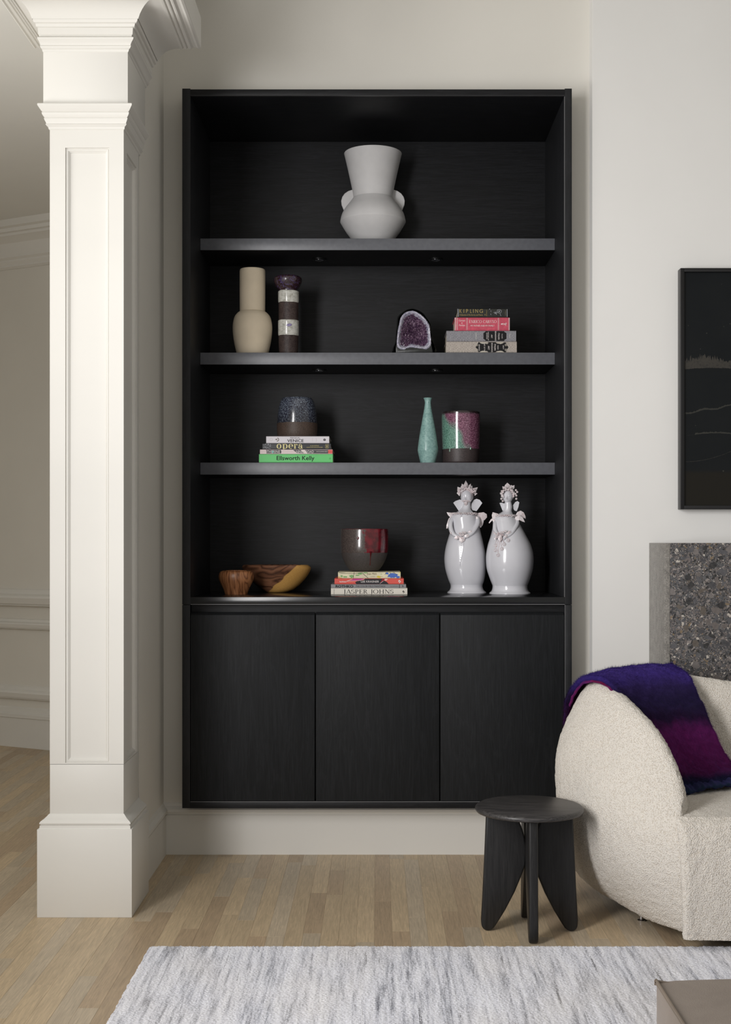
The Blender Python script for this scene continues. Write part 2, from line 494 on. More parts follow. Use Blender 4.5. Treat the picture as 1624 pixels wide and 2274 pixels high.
mb = MB()
ringsweep(mb, cp, UX0, UX1, UY0, 4.425, 0.62)
mb.build('crown', m_trim, col, ang=22)

# ------------------------------------------------------------------ bookcase and base cabinet
YF, YB, YS = 4.8, 5.362, 5.063
IX0, IX1 = -0.7055, 0.7085
bc = thing('bookcase', (0, YF, ZU), 'tall black oak built-in bookcase with three grey-edged shelves', 'bookcase')
ZTi = Z(211.5, YF); zb1 = Z(1326, YF); zb0 = Z(1341.5, YF)
for a, b in ((CX0, IX0), (IX1, CX1)):
    MB().box(a, b, YF, 5.4, ZU + 0.0008, ZC1).build('side_panel', m_bw_dark, bc, bevel=0.0008)
MB().box(IX0, IX1, YF, 5.4, ZTi, ZC1 - 0.003).build('top_panel', m_bw_h, bc, bevel=0.0008)
MB().box(IX0, IX1, YB, 5.4, zb1, ZTi).build('back_panel', m_bw_h, bc, smooth=False)
MB().box(IX0, IX1, YF, 5.4, zb0, zb1).build('bottom_panel', plain('satin_black_board', (26, 27, 29), 0.22, 0.5, var=0.2, vscale=60, stretch=(0.05,1,1)), bc, bevel=0.0008)
MB().box(IX0 + 0.001, IX1 - 0.001, YF - 0.0012, YF + 0.01, zb0 - 0.0022, zb0 - 0.0003).build('edge_strip', m_edge, bc, smooth=False)
MB().box(IX0 + 0.001, IX1 - 0.001, YF - 0.0006, YF + 0.01, ZTi - 0.0015, ZTi - 0.0002).build('edge_strip', plain('dark_edge_band', (62, 62, 64), 0.4), bc, smooth=False)
MB().box(IX1 - 0.0016, IX1 - 0.0003, YF - 0.0006, YF + 0.008, zb1, ZTi - 0.004).build('edge_strip', m_edge, bc, smooth=False)
shelf_z = []
for t, bt in ((529.5, 555.5), (783, 809.5), (1027.3, 1054)):
    zt, z0 = Z(t, YS), Z(bt, YS)
    shelf_z.append(zt)
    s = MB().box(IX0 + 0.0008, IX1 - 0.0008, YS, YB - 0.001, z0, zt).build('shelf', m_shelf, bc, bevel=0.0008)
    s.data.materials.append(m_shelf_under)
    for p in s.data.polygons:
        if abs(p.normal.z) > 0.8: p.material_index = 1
    if t < 1000:
        for lx in (-0.238, 0.241):
            ly = 5.225
            ring = MB().lathe([(0.030, z0 + 0.001), (0.030, z0 - 0.0035), (0.028, z0 - 0.0045), (0.021, z0 - 0.0045), (0.019, z0 + 0.001)], lx, ly, 32).build('downlight', m_black, s)
            MB().lathe([(0.0001, z0 - 0.0015), (0.010, z0 - 0.0035), (0.0165, z0 - 0.005), (0.018, z0 - 0.0045), (0.0185, z0 - 0.001)], lx, ly, 28, cap=False).build('lens', m_chrome, ring)
ZSB = zb1
SZ1, SZ2, SZ3 = shelf_z
base = thing('base_cabinet', (0, YF, ZC0), 'black oak base cabinet with three flat handleless doors under the shelves', 'cabinet')
for a, b in ((CX0, IX0 - 0.002), (IX1, CX1)):
    MB().box(a, b, YF, 5.4, ZC0, ZU - 0.0008).build('side_panel', m_bw_dark, base, bevel=0.0008)
zd0, zd1 = Z(1778.5, YF), Z(1366, YF)
MB().box(IX0 - 0.002, IX1, YF, 5.4, ZC0, Z(1781, YF)).build('bottom_panel', m_bw_h, base, bevel=0.0008)
MB().box(IX0, IX1, YF - 0.0008, YF + 0.01, Z(1781, YF), Z(1781, YF) + 0.0016).build('edge_strip', m_edge, base, smooth=False)
MB().box(IX0 - 0.0035, IX0 - 0.0021, YF - 0.0006, YF + 0.008, Z(1781, YF), ZU).build('edge_strip', plain('dark_edge_band2', (52, 53, 54), 0.4), base, smooth=False)
MB().box(IX1, IX1 + 0.0014, YF - 0.0006, YF + 0.008, Z(1781, YF), ZU).build('edge_strip', m_edge, base, smooth=False)
MB().box(IX0, IX1, YF + 0.035, YF + 0.06, zd0, zb0 - 0.003).build('finger_rail', m_bw_h, base, smooth=False)
dx = [(X(423.2, YF), X(698.8, YF)), (X(702.0, YF), X(975.5, YF)), (X(978.7, YF), X(1253.5, YF))]
for a, b in dx:
    d = MB()
    y0, y1 = YF + 0.001, YF + 0.021
    d.prism([(a, y0, zd0), (a, y1, zd0), (a, y1, zd1 + 0.010), (a, y1 - 0.006, zd1 + 0.0105), (a, y0, zd1)], (b - a, 0, 0))
    d.build('door', m_bw_v, base, bevel=0.0005)

# ------------------------------------------------------------------ lettering
def text_mesh(name, body, px0, px1, py0, py1, Y, mat, parent, rot=0, depth=0.0004, bold=0.0):
    """flat printed lettering fitted into the frame rectangle px0..px1, py0..py1 on the plane y = Y"""
    cu = bpy.data.curves.new('t', 'FONT'); cu.body = body; cu.resolution_u = 3; cu.offset = bold
    ob = bpy.data.objects.new('t', cu); sc.collection.objects.link(ob)
    bpy.context.view_layer.update()
    me = bpy.data.meshes.new_from_object(ob.evaluated_get(bpy.context.evaluated_depsgraph_get()))
    bpy.data.objects.remove(ob); bpy.data.curves.remove(cu)
    pts = [v.co.copy() for v in me.vertices]
    if rot: pts = [Matrix.Rotation(radians(rot), 3, 'Z') @ p for p in pts]
    xa, xb = min(p.x for p in pts), max(p.x for p in pts); ya, yb = min(p.y for p in pts), max(p.y for p in pts)
    X0, X1, Z0, Z1 = X(px0, Y), X(px1, Y), Z(py1, Y), Z(py0, Y)
    o = wloc(parent)
    for v, p in zip(me.vertices, pts):
        v.co = Vector((X0 + (p.x - xa) / max(xb - xa, 1e-6) * (X1 - X0), Y, Z0 + (p.y - ya) / max(yb - ya, 1e-6) * (Z1 - Z0))) - o
    me.materials.clear()
    me.name = name
    return link_mesh(name, me, mat, parent, o)

# a small serif alphabet: strokes (x0,y0,x1,y1,width) and arcs ('a',cx,cy,rx,ry,a0,a1,wide,narrow) in a box one unit high
TH, tn = 0.115, 0.045
def SF(x, y, w=0.26): return (x - w/2, y, x + w/2, y, 0.04)
G = {
 'J': (0.42, [(0.26,0.05,0.26,1,TH), SF(0.26,0.98), ('a',0.13,0.02,0.13,0.16,270,360,0.08,0.08)]),
 'A': (0.86, [(0.10,0,0.43,1,tn), (0.43,1,0.76,0,TH), (0.2,0.33,0.64,0.33,tn), SF(0.1,0.02), SF(0.76,0.02)]),
 'S': (0.58, [('a',0.28,0.74,0.20,0.23,40,250,TH,tn), ('a',0.28,0.27,0.22,0.25,-140,75,TH,tn), (0.48,0.72,0.48,0.95,tn), (0.06,0.05,0.06,0.28,tn)]),
 'P': (0.66, [(0.18,0,0.18,1,TH), SF(0.18,0.02,0.34), SF(0.14,0.98,0.24), ('a',0.28,0.72,0.28,0.26,-90,90,TH,tn), (0.18,0.98,0.3,0.98,tn), (0.18,0.46,0.3,0.46,tn)]),
 'E': (0.68, [(0.18,0,0.18,1,TH), (0.05,0.02,0.6,0.02,tn), (0.05,0.98,0.57,0.98,tn), (0.18,0.52,0.46,0.52,tn), (0.6,0,0.6,0.22,tn), (0.57,0.8,0.57,1,tn), (0.46,0.42,0.46,0.62,tn)]),
 'R': (0.80, [(0.18,0,0.18,1,TH), SF(0.18,0.02,0.34), SF(0.14,0.98,0.24), ('a',0.28,0.74,0.27,0.24,-90,90,TH,tn), (0.18,0.98,0.3,0.98,tn), (0.18,0.5,0.3,0.5,tn), (0.34,0.5,0.66,0.03,TH), SF(0.7,0.02,0.18)]),
 'O': (0.98, [('a',0.48,0.5,0.40,0.48,0,360,TH,tn)]),
 'H': (0.94, [(0.18,0,0.18,1,TH), (0.74,0,0.74,1,TH), (0.18,0.52,0.74,0.52,tn), SF(0.18,0.02,0.34), SF(0.18,0.98,0.34), SF(0.74,0.02,0.34), SF(0.74,0.98,0.34)]),
 'N': (0.92, [(0.18,0,0.18,1,tn), (0.18,1,0.76,0.02,TH), (0.76,0,0.76,1,tn), SF(0.18,0.02), SF(0.1,0.98,0.2), SF(0.76,0.98)]),
 'I': (0.38, [(0.18,0,0.18,1,TH), SF(0.18,0.02,0.32), SF(0.18,0.98,0.32)]),
 'C': (0.84, [('a',0.46,0.5,0.38,0.48,45,315,TH,tn), (0.74,0.74,0.74,0.97,tn)]),
 'U': (0.90, [(0.2,0.3,0.2,1,TH), (0.74,0.3,0.74,1,tn), ('a',0.47,0.3,0.27,0.28,180,360,tn,tn), SF(0.2,0.98,0.32), SF(0.74,0.98)]),
 'o': (0.60, [('a',0.28,0.33,0.22,0.31,0,360,0.17,0.05)]),
 'p': (0.66, [(0.15,-0.07,0.15,0.62,0.16), ('a',0.34,0.33,0.22,0.31,-150,150,0.17,0.05), SF(0.08,0.62,0.16)]),
 'e': (0.54, [('a',0.28,0.33,0.22,0.31,-5,305,0.16,0.05), (0.1,0.36,0.48,0.36,0.05)]),
 'r': (0.46, [(0.15,0,0.15,0.62,0.16), SF(0.15,0.02,0.32), SF(0.08,0.62,0.16), ('a',0.34,0.42,0.15,0.2,40,170,0.06,0.05), ('a',0.41,0.54,0.04,0.04,0,360,0.07,0.07)]),
 'a': (0.60, [(0.40,0.06,0.40,0.45,0.16), ('a',0.26,0.44,0.16,0.2,0,160,0.06,0.05), ('a',0.22,0.19,0.15,0.17,40,330,0.12,0.05), (0.40,0.04,0.55,0.04,0.06), ('a',0.12,0.48,0.04,0.04,0,360,0.07,0.07)]),
 ' ': (0.36, []),
}
def serif_mesh(name, body, px0, px1, py0, py1, Y, mat, parent, gap=0.06):
    polys = []; cx = 0
    for ch in body:
        adv, items = G[ch]
        for it in items:
            if it[0] == 'a':
                _, ax, ay, rx, ry, a0, a1, wd, nr = it
                n = max(4, int(abs(a1 - a0) / 24)); prev = None
                for k in range(n + 1):
                    a = radians(a0 + (a1 - a0) * k / n)
                    wv = nr + (wd - nr) * abs(cos(a)) ** 1.5
                    pi_ = (cx + ax + (rx - wv/2) * cos(a), ay + (ry - wv/2) * sin(a)); po = (cx + ax + (rx + wv/2) * cos(a), ay + (ry + wv/2) * sin(a))
                    if prev: polys.append([prev[0], prev[1], po, pi_])
                    prev = (pi_, po)
            else:
                x0, y0, x1, y1, wv = it
                d = Vector((x1 - x0, y1 - y0)); nn = Vector((-d.y, d.x)).normalized() * wv / 2
                if abs(d.x) > 0.02 and abs(d.y) > 0.02: nn = Vector((wv / 2 * 1.05, 0)) if d.y < 0 else Vector((-wv / 2 * 1.05, 0))
                polys.append([(cx + x0 - nn.x, y0 - nn.y), (cx + x1 - nn.x, y1 - nn.y), (cx + x1 + nn.x, y1 + nn.y), (cx + x0 + nn.x, y0 + nn.y)])
        cx += adv + gap
    pts = [q for p in polys for q in p]
    xa, xb = min(p[0] for p in pts), max(p[0] for p in pts); ya, yb = min(p[1] for p in pts), max(p[1] for p in pts)
    X0, X1, Z0, Z1 = X(px0, Y), X(px1, Y), Z(py1, Y), Z(py0, Y)
    mb = MB()
    for i, p in enumerate(polys):
        q = [Vector((X0 + (a - xa) / (xb - xa) * (X1 - X0), Y - (i % 7) * 0.000012, Z0 + (b - ya) / (yb - ya) * (Z1 - Z0))) for a, b in p]
        if (q[1] - q[0]).cross(q[2] - q[1]).y > 0: q.reverse()
        mb.add(q, [(0, 1, 2, 3)])
    return mb.build(name, mat, parent, recalc=False, smooth=False)
def patch(name, pts, Y, mat, parent, lift=0.0):
    """flat printed shape given by frame points on the plane y = Y"""
    mb = MB(); q = [Vector((X(a, Y), Y - lift, Z(b, Y))) for a, b in pts]
    nrm = Vector((0, 0, 0))
    for i in range(len(q)): nrm += q[i].cross(q[(i + 1) % len(q)])
    if nrm.y > 0: q.reverse()
    mb.add(q, [tuple(range(len(q)))])
    return mb.build(name, mat, parent, recalc=False, smooth=False)
def ring_pts(cx, cy, r0, r1, n=18):
    return [(cx + r0 * cos(2*pi*k/n), cy + r0 * sin(2*pi*k/n)) for k in range(n)], [(cx + r1 * cos(2*pi*k/n), cy + r1 * sin(2*pi*k/n)) for k in range(n)]
def print_shapes(name, shapes, Y, mat, parent):
    """many small flat printed shapes as one part"""
    mb = MB()
    for k, pts in enumerate(shapes):
        q = [Vector((X(a, Y), Y - (k % 9) * 0.00001, Z(b, Y))) for a, b in pts]
        nrm = Vector((0, 0, 0))
        for i in range(len(q)): nrm += q[i].cross(q[(i + 1) % len(q)])
        if nrm.y > 0: q.reverse()
        mb.add(q, [tuple(range(len(q)))])
    o = mb.build(name, mat, parent, recalc=False, smooth=False)
    if len(shapes) > 1: o['kind'] = 'stuff'
    return o
def seg(x0, y0, x1, y1, w):
    d = Vector((x1 - x0, y1 - y0)); n = Vector((-d.y, d.x)).normalized() * w / 2
    return [(x0 - n.x, y0 - n.y), (x1 - n.x, y1 - n.y), (x1 + n.x, y1 + n.y), (x0 + n.x, y0 + n.y)]
def dot(x, y, r, n=8): return [(x + r * cos(2*pi*k/n), y + r * sin(2*pi*k/n)) for k in range(n)]

def ink(name, c, rough=0.6): return plain(name, c, rough, 0.3, var=0.0)
k_white = ink('ink_white', (235, 228, 225)); k_black = ink('ink_black', (22, 22, 24)); k_gold = ink('ink_gold', (190, 178, 118)); k_grey = ink('ink_grey', (120, 118, 116))
k_silver = ink('ink_silver', (170, 172, 178))
m_pages = plain('book_pages', (205, 196, 176), 0.8, 0.1, var=0.12, vscale=900, stretch=(0.02, 0.02, 1))

def book(label, px0, px1, py0, py1, Y, depth, m_cover, group, z0=None, cover=0.0022, tilt=0, hard=True, round_=0.002, inset=0.004):
    """a closed book lying flat, spine to the room"""
    x0, x1 = X(px0, Y), X(px1, Y); zt = Z(py0, Y); zb = Z(py1, Y) if z0 is None else z0
    t = thing('book', ((x0 + x1) / 2, Y, zb), label, 'book', group)
    c = cover
    mb = MB()
    # C-shaped cover: lower board, spine, upper board
    mb.prism([(x0, Y + round_, zb), (x0, Y, zb + round_), (x0, Y, zt - round_), (x0, Y + round_, zt), (x0, Y + depth, zt), (x0, Y + depth, zt - c),
              (x0, Y + c * 1.6, zt - c), (x0, Y + c * 1.6, zb + c), (x0, Y + depth, zb + c), (x0, Y + depth, zb)], (x1 - x0, 0, 0))
    mb.build('cover', m_cover, t)
    i = inset if hard else 0.0008
    MB().box(x0 + i, x1 - i, Y + c * 1.6 + 0.0002, Y + depth - i, zb + c + 0.0001, zt - c - 0.0001).build('pages', m_pages, t)
    return t, zt
L = 0.0005
# --- stack on the middle-left of the third shelf
Yb = 5.067
grp = 'books under the speckled pot on the third shelf'
m_kelly = plain('green_cover', (106, 208, 122), 0.45, 0.4, var=0.02)
bk, z = book('bright green book titled Ellsworth Kelly, bottom of the left stack', 575.4, 739.3, 1008.5, 1027.2, Yb, 0.25, m_kelly, grp, SZ3 + 0.0005)
text_mesh('title', 'Ellsworth Kelly', 614.5, 698.5, 1012.5, 1024.8, Yb - L, k_black, bk, bold=0.012)
MB().lathe([(0.0001, 0), (0.0024, 0)], 0, 0, 10, cap=False)
print_shapes('emblem', [seg(733 + a, 1016, 733 + a, 1020, 0.5) for a in (-1.2, 0.2, 1.4)], Yb - L, ink('ink_green', (80, 165, 95)), bk)
m_cath = plain('pale_pink_cover', (232, 214, 214), 0.5, 0.4, var=0.03)
bk, z = book('thin pink and grey book with a red spine end, above the green book', 577.6, 738.8, 998.2, 1008.0, Yb + 0.001, 0.245, m_cath, grp, z + 0.0004, cover=0.0016, round_=0.001)
Y_ = Yb + 0.001 - L
patch('spine_picture', [(591, 999), (624, 999), (625, 1003), (624.5, 1007), (592, 1007), (592.5, 1003)], Y_, ink('ink_slate', (88, 86, 90)), bk)
patch('spine_picture', [(651, 999), (729, 999.2), (729, 1007.3), (686, 1007), (674, 1006.6), (660, 1006)], Y_, ink('ink_slate2', (86, 84, 88)), bk)
patch('spine_band', [(729, 999), (738.6, 999), (738.6, 1007.4), (729, 1007.3)], Y_, ink('ink_coral', (226, 104, 98)), bk)
k_tit = text_mesh('title', 'THERINE', 592.5, 622, 1000.2, 1006, Y_ - L, k_white, bk)
text_mesh('title', 'NINKS ROAD', 658, 697, 1000.4, 1006, Y_ - L, k_white, bk)
text_mesh('author', 'FENTON JOHNSON BAILEY', 703, 728, 1001.8, 1004.6, Y_ - L, k_white, bk)
patch('spine_mark', [(604, 1002), (607, 1000.5), (608, 1005), (605.5, 1006.8)], Y_ - 2*L, ink('ink_aqua', (140, 205, 200)), bk)
patch('spine_mark', [(668, 999), (677, 999), (683, 1007), (676, 1007)], Y_ - 1.5*L, ink('ink_cream', (236, 222, 220)), bk)
m_opera = plain('black_cover', (32, 33, 38), 0.35, 0.5, var=0.1)
bk, z = book('black book titled opera in gold letters, second from the top of the left stack', 583.2, 735, 984.5, 997.8, Yb + 0.001, 0.24, m_opera, grp, z + 0.0004)
Y_ = Yb + 0.001 - L
serif_mesh('title', 'opera', 614.5, 672.5, 985.6, 997.6, Y_, ink('ink_pale_gold', (226, 216, 160)), bk, 0.10)
text_mesh('author', 'ALAN RIDING', 689, 708.5, 988.6, 991, Y_, k_gold, bk)
text_mesh('author', 'LESLIE DUNTON-DOWNER', 681, 717, 992.2, 994.4, Y_, k_gold, bk)
print_shapes('emblem', [seg(723.3, 987.2, 729.6, 987.2, 0.7), seg(723.3, 995.2, 729.6, 995.2, 0.7), seg(723.3, 987, 723.3, 995.4, 0.7), seg(729.6, 987, 729.6, 995.4, 0.7), dot(726.4, 990.4, 1.5), seg(726.4, 991, 726.4, 994, 1.6)], Y_, k_gold, bk)
rr = random.Random(3)
print_shapes('ornament', [seg(584 + a, 985 + b, 584 + a + rr.uniform(-2.2, 2.2), 985 + b + rr.uniform(-2, 2), 0.7) for a, b in [(rr.uniform(0.3, 18), rr.uniform(0.8, 11.5)) for _ in range(46)]], Y_, k_silver, bk)
m_venice = plain('white_cover', (226, 222, 228), 0.4, 0.4, var=0.01)
bk, z = book('white book titled Magical Venice, topmost of the left stack', 591.4, 731.2, 968.8, 984.1, Yb + 0.002, 0.235, m_venice, grp, z + 0.0004)
Y_ = Yb + 0.002 - L
text_mesh('title', 'MAGICAL', 645, 667, 970.8, 974, Y_, k_black, bk)
text_mesh('title', 'VENICE', 638, 674.5, 975.4, 982, Y_, k_black, bk, bold=0.01)
a, b_ = ring_pts(721, 976.6, 2.7, 1.6)
print_shapes('emblem', [seg(718.4, 976.6, 723.6, 976.6, 1.4)] + [[a[i], a[(i+1) % 18], b_[(i+1) % 18], b_[i]] for i in range(18)], Y_, k_black, bk)
a, b_ = ring_pts(602.5, 976, 3.2, 2.7)
print_shapes('emblem', [[a[i], a[(i+1) % 18], b_[(i+1) % 18], b_[i]] for i in range(18)], Y_, ink('ink_faint', (196, 190, 194)), bk)
a, b_ = ring_pts(615.5, 976, 4.3, 3.0)
print_shapes('emblem', [[a[i], a[(i+1) % 18], b_[(i+1) % 18], b_[i]] for i in list(range(14, 18)) + list(range(0, 5))] + [seg(612, 976, 616, 975.6, 2)], Y_, ink('ink_taupe', (110, 98, 88)), bk)
print_shapes('emblem', [seg(694, 972.5, 694, 981, 0.4), seg(702, 973, 703.5, 977, 0.4), seg(703.5, 977, 702, 981, 0.4)], Y_, ink('ink_faint2', (196, 190, 194)), bk)
ZV = z

# --- stack at the right of the second shelf
grp = 'books stacked at the right end of the second shelf'
def linen(name, a, b):
    m, nt, bs = new_mat(name)
    n = noise_t(nt, coords(nt, (0.25, 1, 1)), 700, 3, 0.7); n2 = noise_t(nt, coords(nt), 60, 3)
    c = mixc(nt, n2.outputs['Fac'], ramp(nt, n.outputs['Fac'], [(0.35, a), (0.65, b)]), b)
    nt.links.new(mixc(nt, 0.65, c, ramp(nt, n.outputs['Fac'], [(0.38, a), (0.62, b)])), bs.inputs['Base Color']); setp(bs, 0.9, 0.1)
    bump(nt, bs, n.outputs['Fac'], 0.4, 0.0006); return m
m_lin1 = linen('beige_linen', (120, 112, 106), (206, 197, 188)); m_lin2 = linen('grey_linen', (92, 92, 98), (168, 167, 172))
bk, z = book('beige linen book with ornate black spine label, bottom of the right stack', 991, 1148, 758.3, 783, Yb, 0.2, m_lin1, grp, SZ2 + 0.0005, cover=0.003, round_=0.003)
Y_ = Yb - L
k_lab = ink('label_black', (20, 20, 22), 0.4)
patch('spine_label', [(1063, 760), (1068, 760.3), (1074, 763.5), (1082, 763), (1085, 760), (1101, 760), (1104, 763), (1112, 763.5), (1118, 760.3), (1124, 760.6), (1126, 766), (1129.5, 771), (1126, 777), (1124, 782.2), (1118, 782.2),
      (1111, 779), (1104, 779.5), (1100, 782.4), (1085, 782.4), (1082, 779.5), (1074, 779), (1068, 782), (1063, 781.6), (1060.5, 776), (1056.5, 771), (1060, 765)], Y_, k_lab, bk)
for i, (tx, x0, x1, y0, y1) in enumerate([('RENAISSANCE', 1063.5, 1066, 765, 779), ('ART OF THE', 1075, 1077.6, 763, 781), ('ART', 1084, 1087.5, 768, 777), ('RENAISSANCE', 1091.5, 1094.5, 761.5, 782), ('ITALIAN', 1098, 1101.5, 764, 778), ('MUSEUM', 1105, 1107.5, 767, 776), ('HARTT', 1117, 1119.5, 767, 776)]):
    text_mesh('lettering', tx, x0, x1, y0, y1, Y_ - L, k_white, bk, rot=-90)
sh = []
for cx_, cy_ in ((1059.5, 766), (1059.5, 777), (1124, 766), (1124, 777), (1082, 761.5), (1112, 761.5)):
    a, b_ = ring_pts(cx_, cy_, 2.6, 1.8, 12); sh += [[a[i], a[(i+1) % 12], b_[(i+1) % 12], b_[i]] for i in range(12)] + [dot(cx_, cy_, 0.8)]
for cx_, s_ in ((1073, 1), (1112, 1)):
    for yy, d in ((761.3, -1), (781.2, 1)):
        sh.append([(cx_ - 8, yy + d), (cx_ - 4, yy - d*1.6), (cx_, yy - d*2.4), (cx_ + 4, yy - d*1.6), (cx_ + 8, yy + d)])
print_shapes('ornament', sh, Y_ - 1.5*L, ink('ink_bone', (190, 184, 172)), bk)
bk, z = book('grey linen book with octagonal black spine label, second from bottom of the right stack', 992, 1146.6, 734.4, 757.6, Yb, 0.2, m_lin2, grp, z + 0.0004, cover=0.003, round_=0.003)
patch('spine_label', [(1079, 735.3), (1120, 735.3), (1121, 737.5), (1125, 739.5), (1125, 752.5), (1121, 754.5), (1120, 757), (1079, 757), (1077.5, 754.5), (1074, 752.5), (1074, 739.5), (1077.5, 737.5)], Y_, k_lab, bk)
for tx, x0, x1, y0, y1 in [('SECOND EDITION', 1080.5, 1083, 739, 753), ('HISTORY OF', 1084, 1086, 737, 756), ('ART', 1091, 1094, 743, 751), ('RENAISSANCE', 1099.5, 1102.5, 735.6, 757), ('ITALIAN', 1106.5, 1110, 739.5, 754), ('VOLUME I', 1114.5, 1116.5, 741, 752)]:
    text_mesh('lettering', tx, x0, x1, y0, y1, Y_ - L, k_white, bk, rot=-90)
print_shapes('ornament', [seg(1057.5, 739, 1057.5, 753, 1.4), seg(1132.5, 741, 1132.5, 751, 1.2)], Y_, ink('ink_pale', (186, 184, 180)), bk)
m_rose = plain('rose_cover', (205, 84, 104), 0.55, 0.3, var=0.1, vscale=70)
bk, z = book('rose pink book titled Enrico Caruso in the right stack', 1010, 1132.4, 704.9, 733.9, Yb + 0.002, 0.16, m_rose, grp, z + 0.0004, round_=0.003)
Y_ = Yb + 0.002 - L
serif_mesh('title', 'ENRICO CARUSO', 1042.5, 1103, 711, 717.4, Y_, k_white, bk, 0.02)
text_mesh('subtitle', 'MY FATHER AND MY FAMILY', 1045.5, 1098.5, 721.6, 725, Y_, k_white, bk)
text_mesh('author', 'Caruso', 1019.3, 1033.5, 709.8, 713.6, Y_, k_white, bk)
text_mesh('author', '&', 1025, 1027.5, 715.8, 718.6, Y_, k_white, bk)
text_mesh('author', 'Farkas', 1020, 1033, 720.4, 724.2, Y_, k_white, bk)
text_mesh('emblem', '\u2766 Rlf', 1112, 1126, 715.5, 723.5, Y_, k_white, bk) if False else print_shapes('emblem', [dot(1114.6, 719.6, 1.3), dot(1116.5, 718.8, 1), seg(1112.4, 720, 1117.5, 721, 0.6), seg(1119, 718, 1119.6, 722, 0.7), seg(1119, 718, 1121.3, 719.6, 0.7), seg(1121.2, 719.6, 1119.6, 720.2, 0.6), seg(1122.6, 717.4, 1122, 722, 0.7), seg(1124.4, 716, 1123.6, 723.6, 0.7), seg(1123, 719.4, 1126, 718.8, 0.5)], Y_, k_white, bk)
print_shapes('spine_lines', [seg(xx, 706, xx, 733, 0.45) for xx in (1015, 1016.6, 1036.6, 1038.4, 1106.4, 1108.2, 1130)], Y_, k_white, bk)
patch('worn_edge', [(1010.3, 705.6), (1013.4, 705.2), (1012.3, 712), (1013, 722), (1012.2, 733.4), (1010.3, 733.4), (1011, 720)], Y_, ink('ink_worn', (214, 190, 188)), bk)
patch('worn_edge', [(1132.2, 706), (1130.6, 706.4), (1131.3, 715), (1130.8, 733), (1132.2, 733)], Y_, ink('ink_worn2', (224, 200, 200)), bk)
m_kip = plain('dark_olive_cover', (38, 39, 35), 0.4, 0.5, var=0.25, vscale=90)
bk, z = book('small dark book titled Kipling in gold, topmost of the right stack', 1016, 1127.7, 685.4, 704.2, Yb + 0.004, 0.14, m_kip, grp, z + 0.0004)
Y_ = Yb + 0.004 - L
k_kg = ink('ink_old_gold', (168, 148, 92))
for ch, x0, x1 in (('K', 1020.8, 1026), ('I', 1030, 1031.2), ('P', 1035.5, 1040), ('L', 1044.5, 1048), ('I', 1051, 1052.2), ('N', 1056, 1062), ('G', 1065.2, 1073)):
    text_mesh('title', ch, x0, x1, 686.6, 694.8, Y_, k_kg, bk)
text_mesh('subtitle', 'A Selection of His Stories and Poems', 1020.8, 1072.5, 697.4, 701, Y_, k_kg, bk)
text_mesh('subtitle', 'II', 1076.6, 1078.6, 697.6, 700.4, Y_, k_kg, bk)
text_mesh('author', 'CRAIG', 1080.2, 1082, 688.5, 702, Y_, k_kg, bk, rot=-90)
text_mesh('publisher', 'DOUBLEDAY', 1122, 1124, 689.5, 700.5, Y_, ink('ink_dim', (130, 124, 104)), bk, rot=-90)
print_shapes('emblem', [dot(1109, 691.2, 1.1), seg(1104.6, 688.4, 1108, 687.6, 0.7), seg(1108, 687.6, 1112.5, 688.4, 0.7), seg(1104.6, 688.4, 1105, 694, 0.7), seg(1112.6, 688.4, 1114, 691, 0.7), seg(1114, 691, 1112.4, 695, 0.7), seg(1105, 694, 1112, 696, 0.7), seg(1107, 690, 1110.6, 693.4, 0.7), seg(1110.6, 690, 1107, 693.6, 0.7),
      seg(1096.6, 693.6, 1104, 696.6, 0.8), seg(1098.6, 696.6, 1104.6, 692.6, 0.8), seg(1100, 691.6, 1103, 699, 0.7), seg(1111, 697, 1113, 702, 0.7), seg(1090.4, 689.5, 1090.8, 692.8, 0.7), seg(1090.2, 696.6, 1090.6, 699.4, 0.8)], Y_, k_silver, bk)
print_shapes('worn_edge', [seg(1016.6, 685.8, 1018, 703.6, 0.9), seg(1019, 686, 1018.4, 703, 0.5), seg(1126.6, 686.6, 1126.9, 703.6, 1.0), dot(1087.8, 686.4, 0.9)], Y_, k_silver, bk)

# --- stack on the bottom board
grp = 'books under the red glazed pot on the bottom board'
Yj = 4.998
m_johns = plain('cream_cover', (228, 222, 210), 0.45, 0.4, var=0.01)
bk, z = book('cream book titled Jasper Johns, bottom of the middle stack', 735.2, 904.9, 1306.2, 1321.2, Yj, 0.25, m_johns, grp, ZSB + 0.0005)
Y_ = Yj - L
serif_mesh('title', 'JASPER JOHNS', 764.5, 874, 1309, 1320, Y_, k_black, bk, 0.03)
def swirl(cx, cy, r): return [[(cx, cy - r), (cx + r*0.5, cy - r*0.45), (cx - r*0.1, cy + r*0.1), (cx, cy + r*0.45), (cx - r*0.55, cy + r*0.05), (cx - r*0.5, cy - r*0.45)], [(cx + r*0.35, cy - r*0.6), (cx + r, cy), (cx, cy + r), (cx - r*0.2, cy + r*0.7), (cx + r*0.45, cy + r*0.1)]]
print_shapes('emblem', swirl(896, 1314.4, 3.2), Y_, k_black, bk)
text_mesh('publisher', 'WHITNEY MUSEUM', 741.2, 743.2, 1308.6, 1320, Y_, k_grey, bk, rot=90)
m_roth = plain('grey_cover', (142, 142, 144), 0.5, 0.3, var=0.02)
bk, z = book('thin grey book titled Rothko in bold black letters', 735.4, 902, 1297.6, 1305.8, Yj, 0.25, m_roth, grp, z + 0.0004, cover=0.0015, round_=0.001)
text_mesh('title', 'ROTHKO', 745.6, 785, 1299.2, 1304.8, Y_, k_black, bk, bold=0.035)
text_mesh('subtitle', 'THE COLOR FIELD PAINTINGS', 790, 855.6, 1300, 1303.8, Y_, ink('ink_char', (50, 50, 52)), bk)
